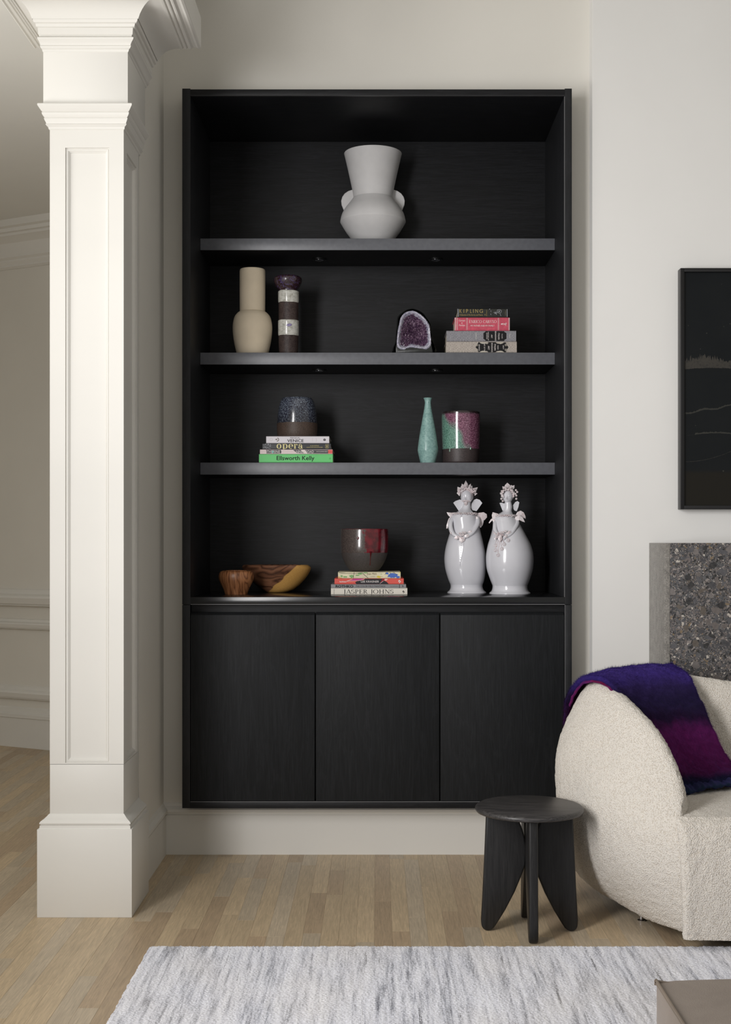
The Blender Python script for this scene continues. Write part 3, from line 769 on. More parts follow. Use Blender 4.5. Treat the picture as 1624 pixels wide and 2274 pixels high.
text_mesh('publisher', 'CHRISTOPHER ROTHKO', 866, 885, 1301, 1303, Y_, k_grey, bk)
print_shapes('emblem', [seg(887.4, 1298, 887.4, 1305.6, 1.3)] + swirl(894.6, 1301.8, 2.2), Y_, ink('ink_char2', (46, 46, 48)), bk)
m_kras = plain('coral_cover', (226, 92, 80), 0.45, 0.4, var=0.02)
bk, z = book('coral red book titled Lee Krasner in the middle stack', 743.2, 896.8, 1284.7, 1297.2, Yj + 0.002, 0.24, m_kras, grp, z + 0.0004)
Y_ = Yj + 0.002 - L
patch('spine_picture', [(789, 1293), (793, 1290.5), (808, 1288), (811, 1285.2), (854, 1285.2), (852, 1289), (859, 1292), (863.5, 1297), (791.5, 1297)], Y_, ink('ink_soot', (44, 44, 48)), bk)
patch('spine_picture', [(778, 1289.5), (786, 1285), (811, 1285), (800, 1288.6)], Y_ - L, ink('ink_magenta', (196, 66, 140)), bk)
patch('spine_picture', [(850, 1285.2), (854, 1285.2), (852, 1289.6), (844, 1295.6)], Y_ - L, ink('ink_wine', (150, 30, 50)), bk)
patch('spine_picture', [(855, 1285.6), (862, 1285.8), (858, 1289.6), (854, 1288.6)], Y_ - L, ink('ink_peach', (238, 206, 198)), bk)
print_shapes('spine_lines', [seg(770, 1291, 783, 1285.4, 0.7), seg(770, 1291, 800, 1289, 0.7), seg(800, 1289, 810, 1285.2, 0.6), seg(844, 1295.8, 852, 1290, 0.6)], Y_ - 1.5*L, k_white, bk)
text_mesh('title', 'LEE KRASNER', 802, 842, 1289.2, 1293.8, Y_ - L, k_white, bk)
text_mesh('publisher', 'barbican', 754.4, 769.5, 1290.2, 1293, Y_ - L, k_white, bk, bold=0.03)
print_shapes('emblem', swirl(887, 1291.4, 4), Y_ - L, k_white, bk)
m_miro = plain('pale_watercolour_cover', (228, 220, 188), 0.5, 0.3, var=0.08, vscale=30)
bk, z = book('pale watercolour splashed book, topmost under the red pot', 751, 889.9, 1270.4, 1284.3, Yj + 0.003, 0.23, m_miro, grp, z + 0.0004)
Y_ = Yj + 0.003 - L
kg, kb, ky, ko = ink('ink_leaf', (130, 176, 112)), ink('ink_blue', (82, 116, 196)), ink('ink_yellow', (232, 212, 70)), ink('ink_ochre', (226, 170, 96))
def blob(cx, cy, rx, ry, s, n=14):
    q = random.Random(s); return [(cx + rx * q.uniform(0.7, 1.1) * cos(2*pi*k/n), min(max(cy + ry * q.uniform(0.7, 1.1) * sin(2*pi*k/n), 1270.9), 1283.9)) for k in range(n)]
print_shapes('spine_splash', [blob(759, 1279.4, 3, 2.2, 1), blob(765, 1281, 2.6, 1.8, 2), blob(769, 1281, 2.6, 1.8, 3), blob(781, 1279.6, 6, 3, 4), blob(794, 1277.6, 5, 1.6, 5), blob(800, 1274, 6, 2, 6), blob(812, 1272, 6, 1.4, 7), blob(781, 1283, 2, 1, 9), dot(847, 1275, 0.9)], Y_, kg, bk)
print_shapes('spine_splash', [blob(872, 1278, 12, 5.5, 11, 20), blob(884, 1281.5, 5, 3, 12), blob(860, 1273.6, 4, 2.6, 13)], Y_, kb, bk)
print_shapes('spine_splash', [blob(841.5, 1281, 5, 2.6, 21), blob(888, 1272, 1.5, 1.2, 22)], Y_, ky, bk)
print_shapes('spine_splash', [blob(753, 1282, 1.9, 2.2, 31), blob(757, 1283, 3, 1, 32)], Y_, ko, bk)
print_shapes('spine_lines', [seg(752, 1271.6, 770, 1273.4, 0.8), seg(770, 1273.4, 790, 1273.6, 0.7), seg(790, 1273.6, 806, 1271.4, 0.7), seg(786.6, 1271, 785, 1284, 0.7), seg(805.6, 1273, 818, 1284, 0.8), seg(866.4, 1270.8, 867, 1275, 0.8), seg(874, 1270.8, 881, 1275.6, 0.7), seg(855, 1276, 858, 1271, 0.7)], Y_ - L, ink('ink_line', (50, 52, 40)), bk)
text_mesh('title', 'Joan Mir\u00f3', 815, 836.5, 1271.8, 1277.6, Y_ - L, ink('ink_brown', (128, 112, 84)), bk)
text_mesh('subtitle', 'Ladder of Escape', 823, 851, 1279.4, 1281.2, Y_ - L, ink('ink_brown2', (150, 136, 104)), bk)
ZM = z

# ------------------------------------------------------------------ pottery
def mk_profile(cx, Y, pts, zbase=None, n=5, smooth=True):
    """pts: (half width, frame y) from bottom to top -> radius, z"""
    pr = [(max(hw, 0.01) / F * Y, Z(py, Y)) for hw, py in pts]
    if zbase is not None: pr[0] = (pr[0][0], zbase)
    return smooth_prof(pr, n) if smooth else pr
def hollow(pr, t=0.004, down=0.12):
    """add an inside wall to an outer profile (bottom to top)"""
    top = pr[-1]; inner = []
    zmin = max(pr[0][1] + 0.006, top[1] - down)
    for r, z in reversed(pr):
        if z > zmin: inner.append((max(r - t, 0.001), z - (0.0 if z < top[1] else 0.0)))
    inner[0] = (inner[0][0], top[1])
    inner.append((0.0012, zmin))
    rim = [(top[0] - t * 0.15, top[1] + t * 0.25), (top[0] - t * 0.5, top[1] + t * 0.35), (top[0] - t * 0.85, top[1] + t * 0.25)]
    return pr + rim + inner

# 1 white sculptural vase, top shelf
m_plaster = plain('white_plaster', (214, 213, 213), 0.62, 0.3, var=0.03, vscale=14, bstr=0.15, bscale=160, bdist=0.0006)
Yv = 5.235; cx = 828.6
vz = thing('vase', (X(cx, Yv), Yv, SZ1), 'white matte vase with flared neck and rounded lobes on the top shelf', 'vase')
body = mk_profile(cx, Yv, [(36, 545), (48, 532), (62, 512), (72.6, 494)], SZ1 + 0.0003, 4)
body += mk_profile(cx, Yv, [(72.8, 492.5), (69.5, 478), (62, 464), (51, 450), (44.5, 441)], None, 4)
MB().lathe(body, X(cx, Yv), Yv, 72).build('body', m_plaster, vz, ang=22)
neck = mk_profile(cx, Yv, [(42.5, 447), (44.5, 430), (49, 408), (56.5, 374), (64, 342)], None, 3)
MB().lathe(hollow(neck, 0.004, 0.2), X(cx, Yv), Yv, 72).build('neck', m_plaster, vz, ang=40)
for s in (-1, 1):
    # a rounded lobe standing out from the shoulder behind the neck
    prs = []
    o = [(40, 418.5), (46, 419), (55, 422), (63, 427.5), (68.5, 435), (71, 444), (70, 453), (66, 463), (61, 474), (44, 474), (36, 450)]
    for hw, py in o: prs.append(Vector((X(cx, Yv) + s * hw / F * Yv, Yv + 0.012, Z(py, Yv))))
    mb = MB(); mb.prism(prs, (0, 0.013, 0)); mb.build('handle', m_plaster, vz, bevel=0.003, seg=3)

# 2 beige vase
m_sand = plain('sand_stoneware', (218, 204, 180), 0.75, 0.2, var=0.05, vscale=9, bstr=0.12, bscale=300, bdist=0.0005)
Yv = 5.155; cx = 560.9
t = thing('vase', (X(cx, Yv), Yv, SZ2), 'matte sand beige bottle vase with tall straight neck, left end of second shelf', 'vase')
b0 = mk_profile(cx, Yv, [(31, 797), (35.5, 783), (40.5, 762), (43.6, 738), (43.4, 720), (40, 705), (34, 696.5), (28.6, 692.5)], SZ2 + 0.0003, 4)
MB().lathe(b0, X(cx, Yv), Yv, 64).build('body', m_sand, t)
n0 = mk_profile(cx, Yv, [(28.0, 693.5), (28.2, 680), (28.4, 640), (28.4, 603)], None, 3)
n0.append((27.6 / F * Yv, Z(599.5, Yv))); 
MB().lathe(hollow(n0, 0.004, 0.12), X(cx, Yv), Yv, 64).build('neck', m_sand, t)

# 3 banded totem vase
def speck(name, cols, scale, rough=0.35, coat=0.3, bstr=0.3, thr=(0.4, 0.6), spec=0.5):
    m, nt, b = new_mat(name)
    n = noise_t(nt, coords(nt), scale, 5, 0.75); n2 = noise_t(nt, coords(nt), scale * 0.18, 3)
    k = len(cols); st = [(thr[0] + (thr[1] - thr[0]) * i / (k - 1), c) for i, c in enumerate(cols)]
    f = math_n(nt, 'ADD', math_n(nt, 'MULTIPLY', n.outputs['Fac'], 0.75), math_n(nt, 'MULTIPLY', n2.outputs['Fac'], 0.25))
    nt.links.new(ramp(nt, f, st), b.inputs['Base Color']); setp(b, rough, spec, 0, coat, 0.1)
    bump(nt, b, n.outputs['Fac'], bstr, 0.0015); return m
m_clay = speck('dark_brown_clay', [(40, 31, 30), (64, 52, 50), (80, 68, 64)], 260, 0.5, 0.0, 0.35, spec=0.35)
m_ivory = speck('ivory_glaze', [(170, 168, 158), (206, 206, 198), (214, 213, 206)], 70, 0.25, 0.6, 0.1)
m_violet = speck('violet_brown_glaze', [(36, 20, 24), (56, 34, 36), (72, 60, 100), (120, 112, 150)], 130, 0.25, 0.7, 0.5, (0.42, 0.66))
Yv = 5.15; cx = 641
t = thing('vase', (X(cx, Yv), Yv, SZ2), 'slim banded totem vase of dark clay and white glaze, second shelf', 'vase')
def band(name, pts, mat, zb=None, wob=0.0, M=None):
    pr = mk_profile(cx, Yv, pts, zb, 3)
    mb = MB(); mb.lathe(pr, X(cx, Yv), Yv, 56)
    if wob:
        c = Vector((X(cx, Yv), Yv, 0))
        for v in mb.v:
            a = math.atan2(v.y - Yv, v.x - c.x)
            v.z += wob * (sin(2*a + 1) + 0.5 * sin(5*a))
    return mb.build(name, mat, t)
band('lower_band', [(20, 797), (21, 780), (21.8, 765), (22, 745)], m_clay, SZ2 + 0.0003)
band('white_band', [(21.5, 747), (22.6, 745.5), (23.2, 740), (23.3, 716), (22.8, 713), (20, 711.5)], m_ivory, None, 0.0008)
band('middle_band', [(21.9, 713), (22, 690), (22.1, 670)], m_clay)
band('white_band', [(21.6, 674), (22.6, 672), (23.1, 668), (23.2, 651), (22.6, 648), (19, 646)], m_ivory, None, 0.0012)
pr = mk_profile(cx - 0.5, Yv, [(19.6, 648), (20.5, 644), (25.5, 638), (29.6, 630), (31.2, 623), (30.6, 618), (27.5, 616)], None, 3)
mb = MB(); mb.lathe(hollow(pr, 0.006, 0.02), X(cx - 1.5, Yv), Yv, 56)
for v in mb.v:
    v += Vector(noise.noise_vector(v * 60)) * 0.0014
mb.build('bowl_top', m_violet, t)
mb = MB(); mb.sphere((X(644, Yv), Yv - 23.2/F*Yv - 0.0002, Z(725.5, Yv)), (0.011, 0.0012, 0.0055), 16, 8, Matrix.Rotation(radians(-10), 3, 'Y').to_3x3())
mb.build('violet_mark', speck('violet_mark', [(96, 84, 140), (150, 140, 180)], 500), t)

# 4 amethyst geode
Yg = 5.15
t = thing('geode', (X(920, Yg), Yg, SZ2), 'purple amethyst geode with pale rim and dark polished shell', 'geode')
m_rock = speck('dark_rock', [(16, 18, 18), (24, 26, 26), (34, 38, 36)], 60, 0.35, 0.2, 0.4)
m_rim = speck('agate_rim', [(128, 126, 150), (176, 174, 192), (206, 204, 214)], 150, 0.4, 0.3, 0.5)
outl = [(879, 783), (880, 757), (884, 712), (889, 699), (901, 690), (917, 687), (932, 692), (945, 702), (954, 716), (958, 735), (961, 757), (962.5, 783)]
inl = [(888, 768), (886.5, 750), (891, 722), (896, 705), (906, 697), (918, 695), (930, 701), (941, 711), (949, 724), (952, 742), (953, 760), (944, 771), (930, 768.5), (912, 766), (900, 772)]
def closed_curve(pts, n, Y): 
    c = catmull([Vector((a, b)) for a, b in pts], n, True)
    return [Vector((X(p.x, Y), Y, Z(p.y, Y))) for p in c]
mid = Vector((X(919, Yg), Yg, Z(738, Yg)))
def resamp(px, n, Y, close=True):
    """points on the outline at even angles about the middle"""
    c = catmull([Vector((a, b)) for a, b in px], 12, True); out = []
    ang = [(math.atan2(p.y - 738, p.x - 919), p) for p in c]
    for k in range(n):
        a = -pi + 2*pi*(k + 0.5)/n
        p = min(ang, key=lambda q: abs(math.atan2(sin(q[0]-a), cos(q[0]-a))))[1]
        out.append(Vector((X(p.x, Y), Y, Z(p.y, Y))))
    return out
NG = 72; Yfz = 5.10
ro = resamp(outl, NG, Yfz)
for v in ro: v.z = max(v.z, SZ2 + 0.0006)
def scaled(r, k, dy, cz=None):
    c = Vector((X(919, Yfz), Yfz, Z(745, Yfz))); return [Vector((c.x + (v.x-c.x)*k, v.y+dy, max(c.z + (v.z-c.z)*k, SZ2 + 0.0006))) for v in r]
rows = [scaled(ro, 0.985, 0.0), scaled(ro, 1.02, 0.008), scaled(ro, 1.05, 0.03), scaled(ro, 1.02, 0.06), scaled(ro, 0.85, 0.085), scaled(ro, 0.4, 0.1)]
mb = MB(); mb.loft(rows, closed=True); n_ = len(mb.v); mb.f.append(tuple(range(n_-NG, n_)))
for v in mb.v:
    d = noise.noise(v * 28) * 0.004; v.x += d; v.z = max(v.z + noise.noise(v * 25 + Vector((5,5,5))) * 0.004, SZ2 + 0.0006) if v.z > SZ2 + 0.004 else v.z
ri = resamp(inl, NG, Yfz)
mb.build('shell', m_rock, t)
# the polished foot below the opening
cut = [(879.5, 783), (879.5, 766), (888, 767), (896, 774), (903, 774.5), (915, 769.5), (930, 772), (942, 775), (950, 766), (957, 757), (961.6, 783)]
mb = MB(); q = [Vector((X(a, Yfz), Yfz - 0.0008, max(Z(b, Yfz), SZ2 + 0.0006))) for a, b in cut]; mb.prism(q, (0, 0.02, 0)); mb.build('foot', m_rock, t, bevel=0.001)
def jag(r, amp, s):
    q = random.Random(s); return [v + Vector((q.uniform(-amp, amp), q.uniform(-amp, amp) * 0.5, q.uniform(-amp, amp))) for v in r]
ro2 = [v + (mid - v) * 0.02 for v in ro]
ri_o = [v.copy() for v in ri]
def lerp(a, b, k): return [x + (y - x) * k for x, y in zip(a, b)]
# rim runs along the visible opening; where the foot is, follow the foot's upper edge
ro_r = []
for a, b in zip(ro2, ri):
    d = (a - b); L_ = d.length
    ro_r.append(b + d.normalized() * min(L_, 0.0085) if L_ > 1e-6 else b)
mb = MB(); mb.loft([jag(lerp(ro_r, ro2, 0.15), 0.0006, 1), jag([v - Vector((0, 0.004, 0)) for v in lerp(ro_r, ri, 0.25)], 0.0012, 2), jag([v - Vector((0, 0.003, 0)) for v in lerp(ro_r, ri, 0.7)], 0.0012, 3), jag(ri, 0.0012, 4), jag([v + Vector((0, 0.008, 0)) for v in lerp(ri, [mid]*NG, 0.12)], 0.001, 5)], closed=True)
mb.build('rim', m_rim, t, ang=20)
m_am = speck('amethyst', [(34, 20, 38), (70, 46, 72), (126, 100, 122), (206, 190, 200)], 150, 0.12, 0.5, 0.2, (0.36, 0.68))
mb = MB(); mc = mid + Vector((0, 0.045, 0))
rows = [[v + Vector((0, 0.004, 0)) for v in lerp(ri, ro_r, 0.15)]]
for k in (0.2, 0.4, 0.6, 0.8, 0.97):
    rows.append([Vector((a.x + (mc.x - a.x)*k, Yfz + 0.05 * sin(k * pi/2) + 0.002, a.z + (mc.z - a.z)*k)) for a in ri])
mb.loft(rows, closed=True)
for v in mb.v: v += Vector(noise.noise_vector(v * 90)) * 0.003
mb.build('cavity', m_am, t, ang=10)
mb = MB(); q = random.Random(5)
for k in range(520):
    i = q.randrange(NG); kk = q.random() ** 0.7 * 0.95
    a = ri[i]; c = Vector((a.x + (mc.x - a.x)*kk, Yfz + 0.05 * sin(kk * pi/2) + 0.001, a.z + (mc.z - a.z)*kk))
    nrm = (Vector((mid.x, Yfz - 0.06, mid.z)) - c + Vector((q.uniform(-.03,.03), q.uniform(-.03,.03), q.uniform(-.03,.03)))).normalized()
    r_ = q.uniform(0.0018, 0.0042) ; h = r_ * q.uniform(1.2, 2.4)
    R = nrm.to_track_quat('Z', 'Y').to_matrix()
    vs = [c + R @ Vector((r_*cos(2*pi*j/6), r_*sin(2*pi*j/6), 0)) for j in range(6)] + [c + R @ Vector((0, 0, h))]
    mb.add(vs, [(j, (j+1) % 6, 6) for j in range(6)])
tag(mb.build('crystals', m_am, t, smooth=False, recalc=False), kind='stuff')

# 5 speckled pot on books
def banded_mat(name, zsplit, wob, lower, upper, rough_l=0.55, rough_u=0.2, edge=0.0006, coat=0.7, drip=None):
    """two glazes divided by a wavy line at object height zsplit; lower / upper are functions giving colour sockets"""
    m, nt, b = new_mat(name)
    tc = node(nt, 'ShaderNodeTexCoord'); sp = node(nt, 'ShaderNodeSeparateXYZ'); nt.links.new(tc.outputs['Object'], sp.inputs[0])
    cyl = node(nt, 'ShaderNodeMapping'); cyl.inputs['Scale'].default_value = (1, 1, 0.0); nt.links.new(tc.outputs['Object'], cyl.inputs['Vector'])
    n = noise_t(nt, cyl.outputs[0], 38, 2)
    h = math_n(nt, 'SUBTRACT', sp.outputs['Z'], math_n(nt, 'MULTIPLY_ADD', math_n(nt, 'SUBTRACT', n.outputs['Fac'], 0.5), wob, zsplit))
    f = math_n(nt, 'MULTIPLY', h, 1.0 / edge, clamp=True)
    nt.links.new(mixc(nt, f, lower(nt, sp), upper(nt, sp)), b.inputs['Base Color'])
    mr = node(nt, 'ShaderNodeMapRange'); nt.links.new(f, mr.inputs[0]); mr.inputs[3].default_value = rough_l; mr.inputs[4].default_value = rough_u
    nt.links.new(mr.outputs[0], b.inputs['Roughness'])
    nt.links.new(math_n(nt, 'MULTIPLY', f, coat), b.inputs['Coat Weight']); b.inputs['Coat Roughness'].default_value = 0.06
    n3 = noise_t(nt, tc.outputs['Object'], 260, 4, 0.7)
    hh = math_n(nt, 'ADD', math_n(nt, 'MULTIPLY', n3.outputs['Fac'], 0.35), f)
    bump(nt, b, hh, 0.35, 0.0014)
    return m
def clay_c(cols, s=220):
    return lambda nt, sp: ramp(nt, noise_t(nt, coords(nt, (1,1,2)), s, 4, 0.7).outputs['Fac'], [(0.35, cols[0]), (0.65, cols[1])])
def speckle_up(nt, sp):
    n = noise_t(nt, coords(nt), 230, 5, 0.8); n2 = noise_t(nt, coords(nt), 26, 3)
    c1 = ramp(nt, n.outputs['Fac'], [(0.40, (22, 20, 26)), (0.50, (60, 62, 82)), (0.58, (128, 140, 152)), (0.66, (170, 180, 186))])
    c2 = ramp(nt, n.outputs['Fac'], [(0.46, (16, 14, 16)), (0.56, (34, 30, 36)), (0.66, (96, 96, 108))])
    hz = math_n(nt, 'MULTIPLY_ADD', sp.outputs['Z'], 9.0, -0.25, clamp=True)
    f = math_n(nt, 'MULTIPLY', math_n(nt, 'ADD', hz, math_n(nt, 'SUBTRACT', n2.outputs['Fac'], 0.45)), 1.0, clamp=True)
    return mixc(nt, f, c2, c1)
Yp = 5.165; cx = 660.1
t = thing('pot', (X(cx, Yp), Yp, ZV), 'dark speckled blue-grey glazed pot standing on white book', 'pot')
pr = mk_profile(cx, Yp, [(41.5, 967.5), (44, 965), (44.8, 955), (44.5, 938), (42.5, 915), (39.5, 900), (36.5, 890), (33, 885.5)], ZV + 0.0003, 4)
MB().lathe(hollow(pr, 0.006, 0.1), X(cx, Yp), Yp, 72).build('body', banded_mat('speckled_glaze', Z(941, Yp) - ZV, 0.008, clay_c([(50, 38, 32), (92, 76, 66)]), speckle_up), t)

# 6 celadon bottle
m_cel = speck('celadon', [(112, 150, 146), (136, 172, 168), (150, 186, 180)], 120, 0.4, 0.25, 0.05)
Yv = 5.115; cx = 950.6
t = thing('vase', (X(cx, Yv), Yv, SZ3), 'slender pale turquoise bottle vase, third shelf beside mottled pot', 'vase')
pr = mk_profile(cx, Yv, [(16.5, 1032), (17.3, 1026), (20.3, 1013), (22.3, 1004), (22.8, 998), (20.5, 979), (17.6, 960), (14.6, 943), (11.5, 925), (8.4, 908), (7.1, 898), (7.0, 893), (8.0, 888), (9.9, 884.2)], SZ3 + 0.0003, 4)
MB().lathe(hollow(pr, 0.0022, 0.05), X(cx, Yv), Yv, 56).build('body', m_cel, t)

# 7 turquoise and plum pot
def mottle(nt, sp):
    n = noise_t(nt, coords(nt), 260, 5, 0.85); n2 = noise_t(nt, coords(nt, (1,1,0.6)), 16, 2)
    tq = ramp(nt, n.outputs['Fac'], [(0.40, (40, 62, 58)), (0.5, (104, 148, 132)), (0.64, (150, 186, 172))])
    pl = ramp(nt, n.outputs['Fac'], [(0.40, (52, 26, 40)), (0.5, (118, 62, 90)), (0.64, (190, 150, 170))])
    # plum spreads from the upper right down
    u = math_n(nt, 'MULTIPLY_ADD', sp.outputs['X'], 9.0, -0.62)
    w_ = math_n(nt, 'MULTIPLY', sp.outputs['Z'], 7.5)
    f = math_n(nt, 'ADD', math_n(nt, 'ADD', u, w_), math_n(nt, 'MULTIPLY', math_n(nt, 'SUBTRACT', n2.outputs['Fac'], 0.5), 1.6))
    f = math_n(nt, 'MULTIPLY', f, 2.5, clamp=True)
    c = mixc(nt, f, tq, pl)
    rimf = math_n(nt, 'MULTIPLY', math_n(nt, 'SUBTRACT', sp.outputs['Z'], 0.196), 120, clamp=True)
    return mixc(nt, rimf, c, (44, 34, 36))
Yp = 5.165; cx = 1023.8
t = thing('pot', (X(cx, Yp), Yp, SZ3), 'cylindrical pot with turquoise and plum mottled glaze, third shelf', 'pot')
pr = mk_profile(cx, Yp, [(37, 1034), (40, 1028), (41, 1018), (41.6, 1000), (42.4, 960), (42.8, 930), (42.4, 916.5)], SZ3 + 0.0003, 4)
mt = banded_mat('mottled_glaze', Z(998.5, Yp) - SZ3, 0.004, clay_c([(40, 32, 32), (76, 66, 66)]), mottle, 0.5, 0.12, coat=1.0)
MB().lathe(hollow(pr, 0.005, 0.12), X(cx, Yp), Yp, 72).build('body', mt, t)
m_drip = plain('turquoise_drip', (150, 186, 170), 0.15, 0.5, var=0.03, coat=1)
yf = Yp - 42/F*Yp
for px, y1, r_ in ((997.4, 1005, 0.0022), (1042.5, 1000.5, 0.0032)):
    dxp = (px - cx) / F * Yp; rr_ = 41.4/F*Yp; yy = Yp - sqrt(max(rr_**2 - dxp**2, 0))
    mb = MB(); mb.tube([(X(px, Yp)+0.0006, yy + 0.0004, Z(996.5, Yp)), (X(px, Yp), yy + 0.0002, Z((996+y1)/2, Yp)), (X(px, Yp)-0.0002, yy - 0.0002, Z(y1 - 0.5, Yp)), (X(px, Yp), yy + 0.0006, Z(y1 + 0.8, Yp))], [r_, r_*0.8, r_, r_*0.4], 10)
    mb.build('glaze_drip', m_drip, t)

# 8 red glazed pot
def redtop(nt, sp):
    n2 = noise_t(nt, coords(nt, (1,1,0.8)), 30, 4, 0.6); n = noise_t(nt, coords(nt), 230, 4, 0.8)
    met = ramp(nt, n.outputs['Fac'], [(0.35, (56, 48, 46)), (0.65, (98, 88, 84))])
    red = ramp(nt, noise_t(nt, coords(nt), 40, 3).outputs['Fac'], [(0.35, (76, 10, 20)), (0.65, (120, 18, 34))])
    f = math_n(nt, 'ADD', math_n(nt, 'MULTIPLY', math_n(nt, 'SUBTRACT', sp.outputs['X'], -0.001), 60.0), math_n(nt, 'MULTIPLY', math_n(nt, 'SUBTRACT', n2.outputs['Fac'], 0.5), 6.0))
    rim = math_n(nt, 'MULTIPLY', math_n(nt, 'SUBTRACT', sp.outputs['Z'], 0.1685), 400, clamp=True)
    f = math_n(nt, 'ADD', math_n(nt, 'MULTIPLY', f, 3.0, clamp=True), rim, clamp=True)
    return mixc(nt, f, met, red)
Yp = 5.115; cx = 809.6
t = thing('pot', (X(cx, Yp), Yp, ZM), 'brown round pot with dark red dripping glaze on the book stack', 'pot')
pr = mk_profile(cx, Yp, [(27, 1269), (34, 1264), (43, 1251), (49.5, 1236), (52.4, 1222), (53.3, 1205), (53.2, 1190), (52.6, 1175.5)], ZM + 0.0003, 4)
MB().lathe(hollow(pr, 0.0055, 0.12), X(cx, Yp), Yp, 72).build('body', banded_mat('red_glaze', Z(1227.5, Yp) - ZM, 0.003, clay_c([(58, 52, 50), (80, 74, 72)]), redtop, 0.6, 0.22, coat=0.8), t)
m_red = plain('red_drip', (84, 10, 20), 0.12, 0.5, var=0.05, coat=1)
def on_pot(px, py, pr, out=0.0):
    z = Z(py, Yp - 0.09); r = None
    for (r0, z0), (r1, z1) in zip(pr, pr[1:]):
        if min(z0, z1) <= z <= max(z0, z1): r = r0 + (r1 - r0) * (z - z0) / (z1 - z0 + 1e-9); break
    r = (r or pr[-1][0]) + out; dxp = X(px, Yp - 0.09) - X(cx, Yp)
    return Vector((X(px, Yp - 0.09), Yp - sqrt(max(r*r - dxp*dxp, 1e-8)), z))
mb = MB(); pts = [on_pot(px, py, pr) for px, py in ((824, 1224), (823.6, 1230), (823, 1238), (822.4, 1248), (822, 1255))]
mb.tube(pts, [0.0055, 0.0032, 0.0016, 0.0013, 0.0022], 10); mb.build('glaze_drip', m_red, t)
mb = MB(); mb.sphere(on_pot(795.5, 1195, pr), (0.0048, 0.002, 0.006), 12, 8); mb.build('glaze_drip', m_red, t)

# ------------------------------------------------------------------ turned wooden pieces
def woodmat(name, cols, scale, rot, dist=2.0, rough=0.38, freq=7.0, sap=None):
    m, nt, b = new_mat(name)
    v = coords(nt, scale, 'Object', rot)
    n = noise_t(nt, v, 5.0, 2, 0.4, dist)
    rg = math_n(nt, 'FRACT', math_n(nt, 'MULTIPLY', n.outputs['Fac'], freq))
    tri = math_n(nt, 'ABSOLUTE', math_n(nt, 'MULTIPLY_ADD', rg, 2.0, -1.0))
    fine = noise_t(nt, coords(nt, (scale[0]*8, scale[1]*8, scale[2]*8), 'Object', rot), 22, 4, 0.7)
    f = math_n(nt, 'ADD', math_n(nt, 'MULTIPLY', tri, 0.7), math_n(nt, 'MULTIPLY', fine.outputs['Fac'], 0.35))
    c = ramp(nt, f, [(0.1, cols[0]), (0.35, cols[1]), (0.8, cols[2])])
    if sap:
        sp = node(nt, 'ShaderNodeSeparateXYZ'); tc = node(nt, 'ShaderNodeTexCoord'); nt.links.new(tc.outputs['Object'], sp.inputs[0])
        d = math_n(nt, 'SUBTRACT', math_n(nt, 'SUBTRACT', sp.outputs['X'], math_n(nt, 'MULTIPLY', sp.outputs['Z'], 1.2)), sap[0])
        d = math_n(nt, 'ADD', d, math_n(nt, 'MULTIPLY', math_n(nt, 'SUBTRACT', n.outputs['Fac'], 0.5), 0.05))
        fs = math_n(nt, 'MULTIPLY', d, 220, clamp=True)
        c = mixc(nt, fs, c, ramp(nt, fine.outputs['Fac'], [(0.3, sap[1]), (0.7, sap[2])]))
    nt.links.new(c, b.inputs['Base Color']); setp(b, rough, 0.4, 0, 0.25, 0.25)
    bump(nt, b, fine.outputs['Fac'], 0.08, 0.0005); return m
Yw = 5.055; cx = 524.8
t = thing('wooden_pot', (X(cx, Yw), Yw, ZSB), 'small rounded brown striped wood pot at the left of bottom board', 'pot')
pr = mk_profile(cx, Yw, [(22.5, 1324.5), (24, 1321), (28, 1309), (34, 1297), (38.2, 1287), (38.8, 1278), (36, 1270.5), (30, 1267.5), (23, 1267.2)], ZSB + 0.0004, 4)
mb = MB(); mb.lathe(hollow(pr, 0.005, 0.07), X(cx, Yw), Yw, 72, sy=0.85)
mb.v = [v for v in mb.v]
mb.build('body', woodmat('striped_wood', [(84, 50, 30), (146, 94, 60), (178, 122, 82)], (2.6, 1.2, 0.5), (0, radians(-6), 0), 1.6, 0.4, 9.0), t)
m_bowl = woodmat('walnut_with_sapwood', [(48, 30, 22), (98, 64, 46), (134, 92, 68)], (1.1, 1.0, 2.6), (0, radians(48), 0), 0.9, 0.4, 9.0, (-0.035, (196, 146, 78), (216, 170, 98)))
Yw = 5.235
t = thing('wooden_bowl', (X(612, Yw), Yw, ZSB), 'long dark wood bowl with yellow sapwood end, bottom board', 'bowl')
zt_ = Z(1254.5, Yw); zb_ = ZSB + 0.0004
def bowl_ring(k):
    """k from 0 (foot) to 1 (rim): left, right edge in frame x"""
    lf = [(0.0, 594), (0.15, 578), (0.35, 562), (0.6, 549), (0.8, 541), (0.93, 537), (1.0, 540)]
    rt = [(0.0, 636), (0.1, 652), (0.25, 664), (0.45, 676), (0.65, 685), (0.82, 690.5), (0.93, 691), (1.0, 684)]
    def it(T):
        for (a, b), (c, d) in zip(T, T[1:]):
            if a <= k <= c: return b + (d - b) * (k - a) / (c - a)
    return X(it(lf), Yw), X(it(rt), Yw)
rows = []; N_ = 56
ks = [0, 0.04, 0.1, 0.18, 0.28, 0.4, 0.52, 0.64, 0.75, 0.84, 0.91, 0.96, 0.99, 1.0]
for k in ks:
    a, b_ = bowl_ring(k); mx, hx = (a + b_)/2, (b_ - a)/2; hy = 0.040 + 0.065 * (k ** 0.6)
    rows.append([Vector((mx + hx*cos(2*pi*j/N_), Yw + hy*sin(2*pi*j/N_), zb_ + (zt_ - zb_)*k)) for j in range(N_)])
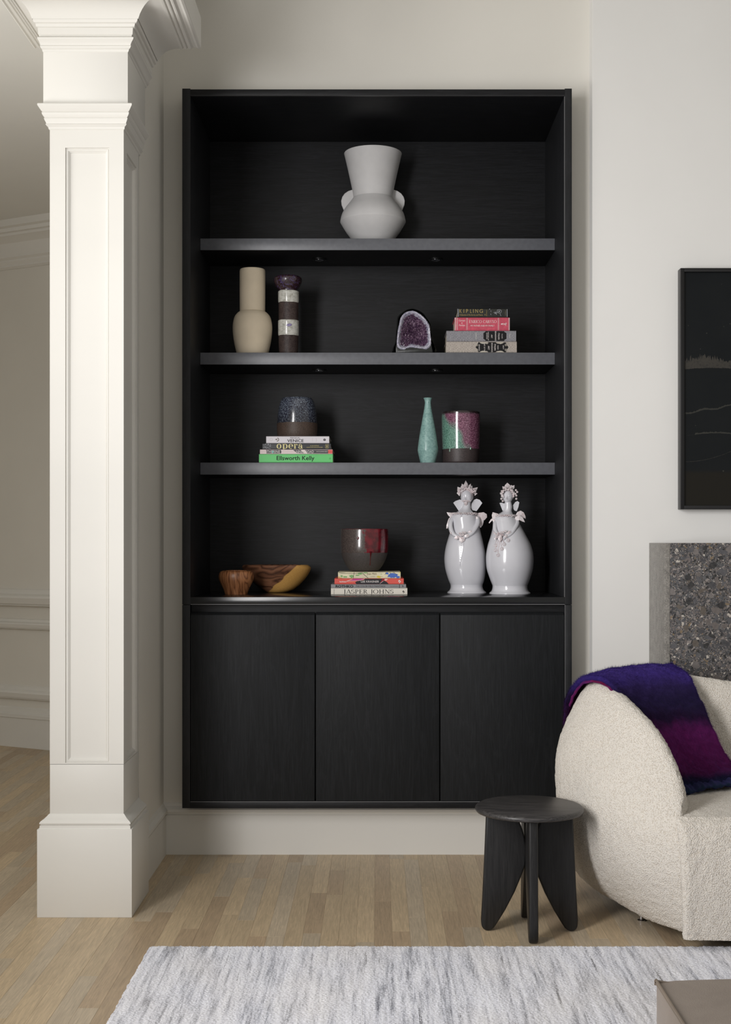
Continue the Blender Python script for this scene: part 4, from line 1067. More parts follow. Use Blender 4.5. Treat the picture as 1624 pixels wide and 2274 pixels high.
for k, s_ in ((0.99, 0.93), (0.9, 0.88), (0.7, 0.82), (0.45, 0.7), (0.3, 0.5), (0.25, 0.05)):
    a, b_ = bowl_ring(k); mx, hx = (a + b_)/2, (b_ - a)/2; hy = 0.040 + 0.065 * (k ** 0.6)
    rows.append([Vector((mx + hx*s_*cos(2*pi*j/N_), Yw + hy*s_*sin(2*pi*j/N_), zb_ + (zt_ - zb_)*k)) for j in range(N_)])
mb = MB(); mb.loft(rows, closed=True); mb.f.append(tuple(range(N_))); n_ = len(mb.v); mb.f.append(tuple(range(n_-N_, n_)))
mb.build('body', m_bowl, t, ang=60)

# ------------------------------------------------------------------ the two white ceramic figures
m_glaze = plain('white_tin_glaze', (220, 220, 226), 0.16, 0.5, var=0.02, vscale=10, coat=0.5)
m_bisque = speck('pinkish_bisque', [(196, 172, 174), (220, 208, 210), (232, 226, 228)], 110, 0.4, 0.3, 0.3, (0.35, 0.6))
def leaf(mb, pts, q, dy, th=1.2, curl=0.0):
    """thin leaf from frame outline; dy in pixels towards the back"""
    c = [sum(p[0] for p in pts)/len(pts), sum(p[1] for p in pts)/len(pts)]
    front = [q(a, b, dy + curl * abs(a - c[0])) for a, b in pts]
    back = [q(a, b, dy + th + curl * abs(a - c[0])) for a, b in pts]
    n = len(pts); cf = q(c[0], c[1], dy - 0.6); cb = q(c[0], c[1], dy + th)
    vs = front + back + [cf, cb]; fs = []
    for k in range(n):
        k2 = (k + 1) % n
        fs += [(k, k2, 2*n), (n + k2, n + k, 2*n + 1), (k, k + n, k2 + n, k2)]
    mb.add(vs, fs)
class Fig:
    def __init__(s, Y, rows): s.Y = Y; s.s = Y / F; s.rows = rows
    def q(s, px, py, dy=0.0): return Vector((X(px, s.Y), s.Y + dy * s.s, Z(py, s.Y)))
    def surf(s, px, py, out=0.0):
        hw, c = 30, px
        for (h0, y0, c0), (h1, y1, c1) in zip(s.rows, s.rows[1:]):
            if min(y0, y1) <= py <= max(y0, y1):
                k = (py - y0) / (y1 - y0 + 1e-9); hw = h0 + (h1-h0)*k; c = c0 + (c1-c0)*k; break
        return s.q(px, py, -sqrt(max(hw*hw - (px-c)**2, 1)) - out)
    def lathe_rows(s, rows, n=56, zbase=None):
        cr = catmull([Vector(r) for r in rows], 5); out = []
        for i, r in enumerate(cr):
            out.append([s.q(r.z + r.x*cos(2*pi*k/n), r.y, r.x*sin(2*pi*k/n)) for k in range(n)])
        if zbase is not None:
            for v in out[0]: v.z = zbase
        return out
def figure(kind):
    king = kind == 'king'
    if king:
        Yk = 5.19
        foot = [(41, 1319.5, 1037), (43, 1317, 1037), (43, 1314.5, 1037), (38.5, 1310.5, 1037), (35.8, 1304, 1036.7), (36, 1298, 1036.5)]
        rows = [(36, 1298, 1036.5), (40.5, 1286, 1036), (44.8, 1265, 1034.2), (46, 1245, 1033), (45.2, 1228, 1033), (42, 1211, 1033), (37, 1192, 1033.5), (33, 1178, 1034), (31, 1168, 1034), (29.5, 1160, 1032.5), (28.8, 1151, 1031.5), (27, 1144, 1031), (21, 1139, 1032), (12.5, 1132, 1034), (9.5, 1124, 1036), (8.5, 1116, 1037), (7, 1109, 1037)]
        hx, hy, hr = 1037, 1104, (13.4, 13.5, 17)
    else:
        Yk = 5.115
        foot = [(43, 1322, 1133), (45.5, 1318.5, 1133), (45.5, 1316, 1133), (41, 1312, 1133), (39, 1305, 1133), (39, 1300, 1133)]
        rows = [(39, 1300, 1133), (45, 1285, 1133), (51, 1265, 1132.6), (53, 1245, 1132.6), (52, 1228, 1132.4), (47.5, 1209, 1131.5), (41, 1193, 1130), (35, 1178, 1128), (31, 1167, 1126), (27, 1157, 1123.5), (23.5, 1149, 1121.5), (17, 1142, 1123), (10, 1135, 1127), (8.8, 1126, 1129), (8.0, 1118, 1128.6), (6.5, 1109, 1128.4)]
        hx, hy, hr = 1128, 1104, (11.4, 12, 15)
    f = Fig(Yk, rows)
    lab = ('white glazed ceramic king figure with moustache and pointed beard, right of bottom board' if king else 'white glazed ceramic queen figure with flower crown, rightmost on the bottom board')
    t = thing('figurine', (X(foot[0][2], Yk), Yk, ZSB), lab, 'figurine')
    q = f.q; s = f.s
    mb = MB(); mb.loft(f.lathe_rows(foot, zbase=ZSB + 0.0006), closed=True, cap=True); mb.build('foot_ring', m_glaze, t)
    mb = MB(); mb.loft(f.lathe_rows(rows), closed=True, cap=True); mb.build('body', m_glaze, t, ang=60)
    # head with face
    R = Matrix.Rotation(radians(-16), 3, 'Z') @ Matrix.Rotation(radians(16 if king else 8), 3, 'X')
    hc = q(hx, hy)
    mb = MB(); mb.sphere((0, 0, 0), tuple(a * s for a in hr), 40, 28)
    fr = Vector((0, -1, 0))
    def bumpf(v, cx, cz, w, h, a):
        if v.y > 0: return 0
        return a * math.exp(-((v.x/s - cx)/w)**2 - ((v.z/s - cz)/h)**2)
    for v in mb.v:
        d = bumpf(v, 0, 0, 1.5, 4.0, 2.6) + bumpf(v, 0, -2.2, 2.0, 1.4, 1.6)            # nose
        d += bumpf(v, 0, -6.4, 3.0, 0.9, 1.0) + bumpf(v, 0, -8.2, 2.4, 0.9, 0.9)         # lips
        d -= bumpf(v, -4.2, 2.6, 2.4, 1.6, 1.4) + bumpf(v, 4.2, 2.6, 2.4, 1.6, 1.4)      # eye sockets
        d += bumpf(v, 0, -12, 4, 2.5, 1.2)                                             # chin
        v.y -= d * s
        if v.z < -hr[2]*s*0.3: v.x *= 1 - 0.22 * min(1, (-v.z/s/hr[2] - 0.3) / 0.7)
    mb.v = [hc + R @ v for v in mb.v]
    head = mb.build('head', m_glaze, t, ang=60)
    def hp(x, y, z): return hc + R @ Vector((x*s, y*s, z*s))
    for sx_ in (-4.2, 4.2):
        mb = MB(); mb.sphere(hp(sx_, -hr[1]*0.80, 2.4), (2.5*s, 1.4*s, 1.2*s), 12, 8, R); mb.build('eye', m_glaze, head)
        mb = MB(); mb.tube([hp(sx_ + a, -hr[1]*0.88 + 0.12*a*a*0.5, 4.6 - 0.12*a*a) for a in (-3, -1.5, 0, 1.5, 3)], 0.5*s, 6); mb.build('brow', m_glaze, head)
    for sx_ in (-1, 1):
        mb = MB(); mb.sphere(hp(sx_*(hr[0]*0.97), 1.0, -1), (1.4*s, 2.4*s, 3.6*s), 12, 8, R); mb.build('ear', m_glaze, head)
    if king:
        for sx_ in (-1, 1):
            mb = MB(); mb.tube([hp(0.3*sx_, -13.6, -4.2), hp(3.5*sx_, -13.4, -5.2), hp(7*sx_, -11.6, -7.0), hp(9.5*sx_, -9.8, -6.8), hp(10.4*sx_, -9.2, -5.0)], [1.5*s, 1.7*s, 1.3*s, 0.9*s, 0.9*s], 8); mb.build('moustache', m_bisque, head)
        mb = MB(); mb.tube([hp(0, -11.5, -8.5), hp(0, -12.6, -11), hp(-0.6, -12.4, -15), hp(-1, -11.0, -20)], [4.2*s, 4.4*s, 3.0*s, 0.6*s], 10); mb.build('beard', m_bisque, head)
    mb = MB(); mb.sphere(hp(0, 3.6, 2.6), tuple(x*s for x in (hr[0]*1.07, hr[1]*1.0, hr[2]*0.98)), 28, 20, R)
    for v in mb.v: v += Vector(noise.noise_vector(v*260))*s*0.9
    mb.build('hair', m_bisque, t, ang=60)
    # crown: leaves, beads and rosettes
    if king:
        leaves = [[(1029.6, 1083), (1031, 1075), (1034.6, 1067), (1039, 1074), (1040.4, 1083)], [(1024, 1086), (1025, 1080), (1026, 1074), (1031, 1077), (1032, 1085)], [(1038, 1085), (1041, 1078), (1046, 1074), (1046.5, 1081), (1044, 1087)],
                  [(1018, 1096), (1016, 1089), (1016.5, 1081), (1023, 1083), (1026, 1091)], [(1050, 1094), (1051, 1084), (1061.4, 1082), (1058, 1092), (1055, 1098)], [(1021, 1102), (1014.6, 1095), (1018, 1091), (1023, 1094)], [(1054, 1100), (1056, 1093), (1061, 1096), (1055, 1100.6)], [(1022, 1086), (1024.5, 1079), (1027, 1084)], [(1046, 1084), (1048.5, 1078), (1051, 1086)]]
    else:
        leaves = [[(1119.5, 1084), (1122, 1077), (1127, 1072), (1133, 1077), (1135, 1084)], [(1117, 1086), (1116, 1080), (1122, 1081), (1123, 1086)], [(1134, 1085), (1137, 1079), (1143, 1077.5), (1142.6, 1084), (1139, 1088)], [(1131, 1081), (1136, 1077), (1141, 1081), (1137, 1085)]]
    for l in leaves:
        mb = MB(); leaf(mb, l, q, 1 if king else 0, 1.6); mb.build('crown_leaf', m_bisque, t, ang=20)
    mb = MB(); qn = random.Random(2 if king else 4)
    ax, ay, cxh, cyh = (14.2, 12.5, hx + 0.5, 1098) if king else (12.6, 12.5, hx, 1099)
    for k in range(30 if king else 44):
        a = radians(200 + 140 * k / (29 if king else 43)) if king else radians(155 + 230 * k / 43)
        rr_ = 1.0 + qn.uniform(-0.12, 0.14)
        c = q(cxh + ax * rr_ * cos(a), cyh + ay * rr_ * sin(a), -8.5 + qn.uniform(-2, 2))
        mb.sphere(c, s * qn.uniform(1.3, 2.6), 8, 6)
    tag(mb.build('crown_beads', m_bisque, t, ang=60), kind='stuff')
    rosettes = [(1052, 1086.5), (1054.5, 1091), (1034, 1079.5), (1029, 1081.5), (1042, 1083), (1019, 1088)] if king else [(1145, 1089), (1148, 1093), (1144, 1097), (1114, 1091), (1112, 1096), (1146, 1101), (1146, 1108), (1113, 1108), (1116, 1113), (1127, 1081), (1121, 1083), (1133, 1083)]
    for rx_, ry_ in rosettes:
        mb = MB(); c = q(rx_, ry_, -10)
        for k in range(5): mb.sphere(c + Vector((1.5*s*cos(k*1.257), 0, 1.5*s*sin(k*1.257))), 1.15*s, 8, 6)
        mb.sphere(c - Vector((0, 0.9*s, 0)), 0.8*s, 8, 6)
        mb.build('rosette', m_bisque, t, ang=60)
    # standing collar wings, curved about the neck
    wings = ([[(1019, 1134), (1007, 1116.5), (1012, 1112.5), (1022, 1109), (1030, 1112), (1031, 1124), (1029, 1134)], [(1046, 1127), (1048, 1118), (1053, 1110), (1059, 1107.5), (1066, 1110), (1071.5, 1117), (1064, 1128), (1059, 1135), (1050, 1133)]] if king else
             [[(1117, 1134), (1110, 1117), (1114, 1116), (1121, 1118), (1123, 1128), (1122, 1134)], [(1141, 1130), (1140, 1122), (1145, 1115), (1150, 1112.5), (1154, 1115.5), (1152, 1126), (1148.5, 1135), (1144, 1134)]])
    for wq in wings:
        mb = MB(); leaf(mb, wq, q, 5, 1.6, -0.25); mb.build('collar', m_glaze, t, ang=30)
    # pearl row
    cxn, cyn, rxn = (1031.5, 1141.5, 28.5) if king else (1122, 1146, 24)
    mb = MB()
    for k in range(44):
        a = 2*pi*k/44; mb.sphere(q(cxn + rxn*cos(a), cyn + 2.4*sin(k*1.9)*0.35, rxn*sin(a)), 1.7*s, 8, 6)
        mb.sphere(q(cxn + (rxn-2)*cos(a+0.07), cyn - 2.2, (rxn-2)*sin(a+0.07)), 1.3*s, 8, 6)
    tag(mb.build('pearl_row', m_bisque, t, ang=60), kind='stuff')
    if king:
        mb = MB(); mb.sphere(f.surf(1022.5, 1147, 1), 2.2*s, 12, 8); mb.build('pendant', m_glaze, t, ang=60)
    # arms, each one tapering tube with a small hand
    if king: arms = [([(1005, 1150, -8), (1000, 1160, -16), (1000, 1174, -24), (1006, 1187, -31), (1018, 1193, -37)], [4.5, 5, 5, 4.4, 3.2]), ([(1060, 1150, -8), (1060, 1162, -18), (1052, 1176, -29), (1043, 1186, -35), (1031, 1193, -40)], [5, 5.4, 5, 4.4, 3.2])]
    else: arms = [([(1100, 1154, -6), (1098, 1164, -16), (1097.5, 1176, -24), (1102, 1186, -31), (1112, 1190, -36)], [4, 4.6, 4.6, 4, 3]), ([(1146, 1154, -6), (1147, 1163, -18), (1139, 1176, -30), (1130, 1187, -37), (1118, 1194, -42)], [4.5, 5.2, 5, 4.2, 3])]
    for pts, rad in arms:
        cp_ = catmull([Vector(p) for p in pts], 5); cr_ = catmull([Vector((r, 0)) for r in rad], 5)
        mb = MB(); mb.tube([q(p.x, p.y, p.z) for p in cp_], [r.x*s for r in cr_], 14)
        e = cp_[-1]
        for k in range(4): mb.tube([q(e.x, e.y, e.z), q(e.x + (2 if e.x < hx - 12 else -2) + k*0.2, e.y + 1.5*k - 1.5, e.z - 2), q(e.x + (4.5 if e.x < hx - 12 else -4.5), e.y + 1.7*k - 1.0, e.z - 1)], [1.2*s, 1.1*s, 0.7*s], 6)
        mb.build('arm', m_glaze, t, ang=60)
    # shoulder leaves
    if king: sl = [([(1006, 1139), (992, 1137.5), (995, 1144), (1001, 1150), (1008, 1148)], -6), ([(1001, 1147), (996, 1152), (991.5, 1166), (991, 1174), (994, 1173.5), (996, 1164), (1003, 1153)], -10),
                   ([(1056, 1143), (1063, 1139), (1074, 1137.5), (1081, 1142), (1081.5, 1149), (1076, 1155), (1071, 1157), (1064, 1151)], -6), ([(1057, 1146), (1061, 1150), (1066, 1160), (1068, 1171), (1065, 1172), (1061, 1160), (1056, 1151)], -16), ([(1062, 1150), (1074, 1157), (1072, 1166), (1068, 1171), (1064, 1160)], -8)]
    else: sl = [([(1106, 1141), (1094, 1137.5), (1092, 1144), (1093, 1152), (1100, 1155), (1108, 1150)], -8), ([(1095, 1150), (1090, 1153), (1085, 1161), (1086.5, 1162.5), (1092, 1157), (1098, 1155)], -8), ([(1093, 1152), (1094, 1160), (1098, 1165), (1103, 1156)], -14),
                ([(1143, 1147), (1149, 1137), (1156, 1134), (1163, 1138), (1167, 1147), (1167, 1152), (1160, 1149), (1152, 1144)], -6), ([(1143, 1148), (1152, 1144), (1160, 1150), (1164.5, 1160), (1158, 1158), (1152, 1155), (1146, 1161), (1142, 1156)], -16)]
    for l, d in sl:
        mb = MB(); leaf(mb, l, q, d, 1.8, 0.15); mb.build('shoulder_leaf', m_bisque, t, ang=20)
    # posy held in both hands
    if king: pl = [([(1018, 1193), (1029, 1192), (1030, 1200), (1023.5, 1205), (1017.5, 1201)], -43), ([(1019, 1190), (1011, 1190), (1006, 1195), (1012, 1198), (1019, 1195)], -41), ([(1029, 1188), (1036, 1186), (1040, 1190), (1036, 1194), (1029, 1194)], -43), ([(1036, 1182), (1042, 1178), (1048, 1181), (1042, 1184)], -38), ([(1000, 1182), (996, 1180), (999, 1186), (1004, 1187)], -34)]
    else: pl = [([(1103, 1190), (1110, 1189), (1112, 1197), (1107, 1203), (1102, 1196)], -45), ([(1098, 1184), (1091, 1180), (1096, 1188), (1102, 1190)], -38), ([(1118, 1186), (1127, 1179), (1132, 1182), (1125, 1187)], -42), ([(1099, 1190), (1094, 1196), (1095, 1199), (1103, 1193)], -41), ([(1121, 1188), (1123, 1192), (1118, 1194), (1114, 1190)], -46)]
    for l, d in pl:
        mb = MB(); leaf(mb, l, q, d, 1.4, 0.2); mb.build('petal', m_bisque, t, ang=20)
    fl = [(1019, 1185), (1025, 1183), (1030, 1183), (1022, 1189), (1026, 1188)] if king else [(1103, 1184), (1109, 1183), (1114, 1182), (1107, 1188), (1119, 1180), (1112, 1188), (1101, 1188)]
    for fx, fy in fl:
        mb = MB(); c = q(fx, fy, -43)
        for k in range(5): mb.sphere(c + Vector((1.6*s*cos(k*1.257), 0, 1.6*s*sin(k*1.257))), 1.2*s, 8, 6)
        mb.build('blossom', m_bisque, t, ang=60)
    if king:
        mb = MB(); rowsb = []
        for k in range(13):
            y = 1201 + 55*k/12; hwk = 5.2*(1 - k/12)**0.8 + 0.3; cxr = 1022.5 - 3.6*k/12
            rowsb.append([f.surf(cxr - hwk, y, -0.2), f.surf(cxr - hwk, y, 1.5), f.surf(cxr, y, 1.2), f.surf(cxr + hwk, y, 1.5), f.surf(cxr + hwk, y, -0.2)])
        mb.loft(rowsb); mb.build('ribbon', m_glaze, t, ang=30)
        for k in range(9):
            y = 1206 + 5.2*k
            mb = MB(); mb.sphere(f.surf(1022.3 - 3.4*k/10, y, 1.2), 1.05*s, 10, 6); mb.build('button', m_glaze, t, ang=60)
    else:
        for pts in ([(1115, 1196), (1124, 1196)], [(1112, 1196), (1115, 1204)], [(1108, 1200), (1110, 1214)], [(1106, 1202), (1102, 1228)], [(1104, 1200), (1097, 1217)], [(1101, 1199), (1097, 1207)]):
            (x0, y0), (x1, y1) = pts; path = [f.surf(x0 + (x1-x0)*k/4, y0 + (y1-y0)*k/4, 1.0) for k in range(5)]
            for k in range(1, 17):
                a = -pi/2 + k*0.62; r_ = 4.4*(1 - k/22); path.append(f.surf(x1 + r_*cos(a), y1 + 4.4 + r_*sin(a)*1.0, 1.0))
            mb = MB(); mb.tube(path, 0.75*s, 6); mb.build('tendril', m_bisque, t, ang=60)
figure('king'); figure('queen')

# ------------------------------------------------------------------ picture on the chimney breast
YP = 4.808
px0_, pz0, pz1 = X(1512, YP), Z(1131, YP), Z(595, YP)
px1_ = px0_ + 1.25; fwid = 0.0145
pic = thing('framed_picture', (px0_, CHY, pz0), 'large black framed dark picture of night waves on the white wall', 'picture')
for a in ((px0_, px0_ + fwid, pz0, pz1), (px1_ - fwid, px1_, pz0, pz1), (px0_ + fwid, px1_ - fwid, pz1 - fwid, pz1), (px0_ + fwid, px1_ - fwid, pz0, pz0 + fwid)):
    MB().box(a[0], a[1], YP, CHY - 0.0005, a[2], a[3]).build('frame_side', m_black_frame, pic, bevel=0.0015)
m_sea, nt, b = new_mat('night_sea_print')
n = noise_t(nt, coords(nt, (1, 1, 1.5)), 5, 4, 0.6)
sp = node(nt, 'ShaderNodeSeparateXYZ'); tc = node(nt, 'ShaderNodeTexCoord'); nt.links.new(tc.outputs['Object'], sp.inputs[0])
sand = math_n(nt, 'MULTIPLY', math_n(nt, 'SUBTRACT', Z(1042, YP) - pz0, sp.outputs['Z']), 60, clamp=True)
nt.links.new(mixc(nt, sand, ramp(nt, n.outputs['Fac'], [(0.3, (15, 19, 22)), (0.7, (21, 24, 26))]), (29, 27, 22)), b.inputs['Base Color']); setp(b, 0.35, 0.25)
YC = YP + 0.012
MB().box(px0_ + fwid - 0.001, px1_ - fwid + 0.001, YC, CHY - 0.001, pz0 + fwid - 0.001, pz1 - fwid + 0.001).build('print', m_sea, pic, smooth=False)
def foam(name, line, w, col, seed, n=420, rag=1.0, x1=2240):
    """ragged band of foam: line(x) -> frame y of its lower edge, w(x) -> height"""
    qn = random.Random(seed); mb = MB(); lo = []; hi = []
    for k in range(n + 1):
        x = 1521 + (x1 - 1521) * k / n
        lo.append(Vector((X(x, YC), YC - 0.0006, Z(line(x) + qn.uniform(-1, 1)*rag*0.6, YC)))); hi.append(Vector((X(x, YC), YC - 0.0006, Z(line(x) - w(x) * qn.uniform(0.5, 1.0) , YC))))
    mb.loft([lo, hi]); mb.add([v + Vector((0, 0.0003, 0)) for v in lo[:2]], []) if False else None
    return mb.build(name, col, pic, recalc=False, smooth=False)
k1 = speck('foam_grey', [(22, 24, 25), (44, 42, 39), (54, 51, 46)], 130, 0.5, 0, 0.0, (0.34, 0.5)); k2 = ink('foam_dim', (52, 52, 48)); k3 = ink('foam_faint', (40, 40, 37))
foam('foam_band', lambda x: 820 - 3*sin((x-1521)/40), lambda x: 27 + 8*sin((x-1521)/23), k1, 1)
foam('foam_line', lambda x: 919 - 0.16*(x-1521) + 2*sin((x-1521)/9), lambda x: 4.5, k2, 2)
foam('foam_line', lambda x: 965 - 3*sin((x-1545)/28), lambda x: 4 if x > 1544 else 0.1, k2, 3)
foam('foam_line', lambda x: 1026 - 0.0022*min(x-1521, 130)**2 + 4*max(0, x-1651)/60, lambda x: 1.6, k3, 4)
print_shapes('foam_fleck', [dot(1529, 723, 1.4, 5), dot(1570, 740, 1.6, 5), dot(1556, 775, 1.4, 5), dot(1608, 725, 1.4, 5), dot(1622, 719, 1.6, 5), dot(1603, 631, 1.2, 5), dot(1545, 945, 1.2, 5), dot(1607, 1046, 2.0, 5)], YC - 0.0006, k2, pic)

# ------------------------------------------------------------------ terrazzo fireplace surround
def terrazzo(name, s=1.0, dark=1.0, zs=1.0):
    m, nt, b = new_mat(name)
    v0 = coords(nt, (s, s, s*zs))
    wn = noise_t(nt, v0, 26, 3); wv = node(nt, 'ShaderNodeVectorMath', operation='SCALE'); wv.inputs['Scale'].default_value = 0.04
    nt.links.new(wn.outputs['Color'], wv.inputs[0]); ad = node(nt, 'ShaderNodeVectorMath', operation='ADD'); nt.links.new(v0, ad.inputs[0]); nt.links.new(wv.outputs[0], ad.inputs[1])
    def vor(scale, off):
        mp = node(nt, 'ShaderNodeMapping'); mp.inputs['Location'].default_value = (off, off, off); nt.links.new(ad.outputs[0], mp.inputs['Vector'])
        a = node(nt, 'ShaderNodeTexVoronoi'); a.inputs['Scale'].default_value = scale; nt.links.new(mp.outputs[0], a.inputs['Vector'])
        return a
    def d(c): return tuple(min(255, x*dark) for x in c)
    pal = [(0.0, d((22, 23, 26))), (0.14, d((74, 76, 80))), (0.34, d((108, 100, 98))), (0.5, d((90, 90, 93))), (0.66, d((58, 58, 62))), (0.76, d((142, 134, 130))), (0.86, d((28, 29, 31))), (0.92, d((126, 108, 84))), (0.96, d((196, 188, 178)))]
    pal2 = [(0.0, d((34, 35, 38))), (0.2, d((84, 84, 88))), (0.4, d((104, 97, 94))), (0.6, d((66, 66, 70))), (0.75, d((92, 84, 76))), (0.9, d((118, 112, 110)))]
    def cellc(vn, detail, pal=pal):
        sepn = node(nt, 'ShaderNodeSeparateColor'); nt.links.new(vn.outputs['Color'], sepn.inputs[0])
        c = ramp(nt, sepn.outputs[0], pal, 'CONSTANT')
        return mixc(nt, 0.22, c, ramp(nt, noise_t(nt, v0, detail, 3).outputs['Fac'], [(0.3, d((40, 40, 42))), (0.7, d((120, 116, 112)))])), sepn
    vs_, vm_, vl_ = vor(330, 0.3), vor(95, 1.7), vor(34, 3.1)
    cs, _ = cellc(vs_, 300); cm, sm = cellc(vm_, 200); cl, sl_ = cellc(vl_, 90, pal2)
    fm = math_n(nt, 'MULTIPLY', math_n(nt, 'GREATER_THAN', sm.outputs[1], 0.30), math_n(nt, 'LESS_THAN', vm_.outputs['Distance'], 0.5))
    c = mixc(nt, fm, cs, cm)
    fl_ = math_n(nt, 'MULTIPLY', math_n(nt, 'GREATER_THAN', sl_.outputs[1], 0.5), math_n(nt, 'LESS_THAN', vl_.outputs['Distance'], 0.48))
    c = mixc(nt, fl_, c, cl)
    nt.links.new(c, b.inputs['Base Color']); setp(b, 0.35, 0.4)
    return m
m_ter = terrazzo('dark_terrazzo')
m_ter_side = speck('lit_terrazzo_side', [(92, 90, 88), (132, 128, 122), (158, 154, 148)], 190, 0.45, 0.1, 0.0, (0.38, 0.62))  # finer grain, with the light this side catches painted in as paler grey
fp = thing('fireplace', (FPX, FPY, 0), 'dark speckled terrazzo fireplace surround behind the armchair', 'fireplace')
FX1 = 2.9
MB().box(FPX, FPX + 0.02, FPY, CHY - 0.0005, 0.001, FPZ).build('side_slab', m_ter_side, fp, bevel=0.001)
MB().box(FPX + 0.0205, 1.62, FPY, CHY - 0.0005, 0.001, FPZ).build('front_slab', m_ter, fp, bevel=0.001)
MB().box(1.6205, 2.45, FPY, CHY - 0.0005, 0.78, FPZ).build('lintel_slab', m_ter, fp, bevel=0.001)
MB().box(2.4505, FX1, FPY, CHY - 0.0005, 0.001, FPZ).build('front_slab', m_ter, fp, bevel=0.001)
MB().box(1.6205, 2.4495, CHY - 0.03, CHY - 0.001, 0.001, 0.779).build('firebox', m_black, fp)

# ------------------------------------------------------------------ stool
m_ebon = blackwood('ebonised_oak', True, (20, 20, 21), (40, 39, 39), 0.42, 0.4)
m_ebon_top = blackwood('ebonised_oak_top', False, (30, 29, 30), (84, 81, 80), 0.4, 0.5)
SXc, SYc = 0.4728, 3.952
st = thing('stool', (SXc, SYc, 0), 'round black wooden stool with four wing shaped legs beside the armchair', 'stool')
st.rotation_euler = (0, 0, 0)
zt = 0.388; R_ = 0.1685
prof = [(0.0001, zt - 0.0195), (0.13, zt - 0.0195), (R_ - 0.010, zt - 0.019), (R_ - 0.004, zt - 0.017), (R_ - 0.0008, zt - 0.013), (R_, zt - 0.0095), (R_ - 0.001, zt - 0.006), (R_ - 0.004, zt - 0.0025), (R_ - 0.009, zt), (0.0001, zt)]
MB().lathe(prof, SXc, SYc, 96, cap=False).build('seat', m_ebon_top, st, ang=50)
lg = [(0.134, zt - 0.020), (0.139, 0.25), (0.146, 0.10), (0.150, 0.035), (0.149, 0.016), (0.143, 0.005), (0.131, 0.0005), (0.119, 0.003), (0.109, 0.011), (0.099, 0.026), (0.0745, 0.066), (0.046, 0.121), (0.024, 0.174), (0.0125, 0.205), (0.0105, 0.235), (0.0105, 0.265), (0.015, 0.293), (0.022, 0.316), (0.031, 0.340), (0.041, zt - 0.020)]
for k in range(4):
    a = radians(90 * k - 1.5); u = Vector((cos(a), sin(a), 0)); w_ = Vector((-sin(a), cos(a), 0)); th = 0.028
    mb = MB(); mb.prism([Vector((SXc, SYc, 0)) + u*r + Vector((0, 0, z)) - w_*th/2 for r, z in lg], w_*th)
    mb.build('leg', m_ebon, st, bevel=0.0085, seg=4, ang=50)

# ------------------------------------------------------------------ armchair
def boucle_mat():
    m, nt, b = new_mat('cream_boucle')
    v = coords(nt)
    n = noise_t(nt, v, 300, 3, 0.6); vo = node(nt, 'ShaderNodeTexVoronoi'); vo.inputs['Scale'].default_value = 260; nt.links.new(v, vo.inputs['Vector'])
    n2 = noise_t(nt, v, 5, 2)
    h = math_n(nt, 'SUBTRACT', n.outputs['Fac'], math_n(nt, 'MULTIPLY', vo.outputs['Distance'], 0.7))
    c = ramp(nt, h, [(0.0, (210, 201, 188)), (0.05, (226, 219, 209)), (0.5, (236, 231, 222))])
    nt.links.new(c, b.inputs['Base Color']); setp(b, 0.95, 0.1, sheen=0.2)
    bump(nt, b, h, 0.9, 0.004); return m
m_bou = boucle_mat()
def roughen(o, amp, sc1=150, sc2=60):
    me = o.data; org = o.matrix_world.translation
    nv = [v.normal.copy() for v in me.vertices]
    for v, n in zip(me.vertices, nv):
        v.co += n * (noise.noise(v.co * sc1) * amp + noise.noise(v.co * sc2 + Vector((3, 1, 7))) * amp * 0.5)
    me.update()
def V(x, y, z): return Vector((x, y * 1.2, z))
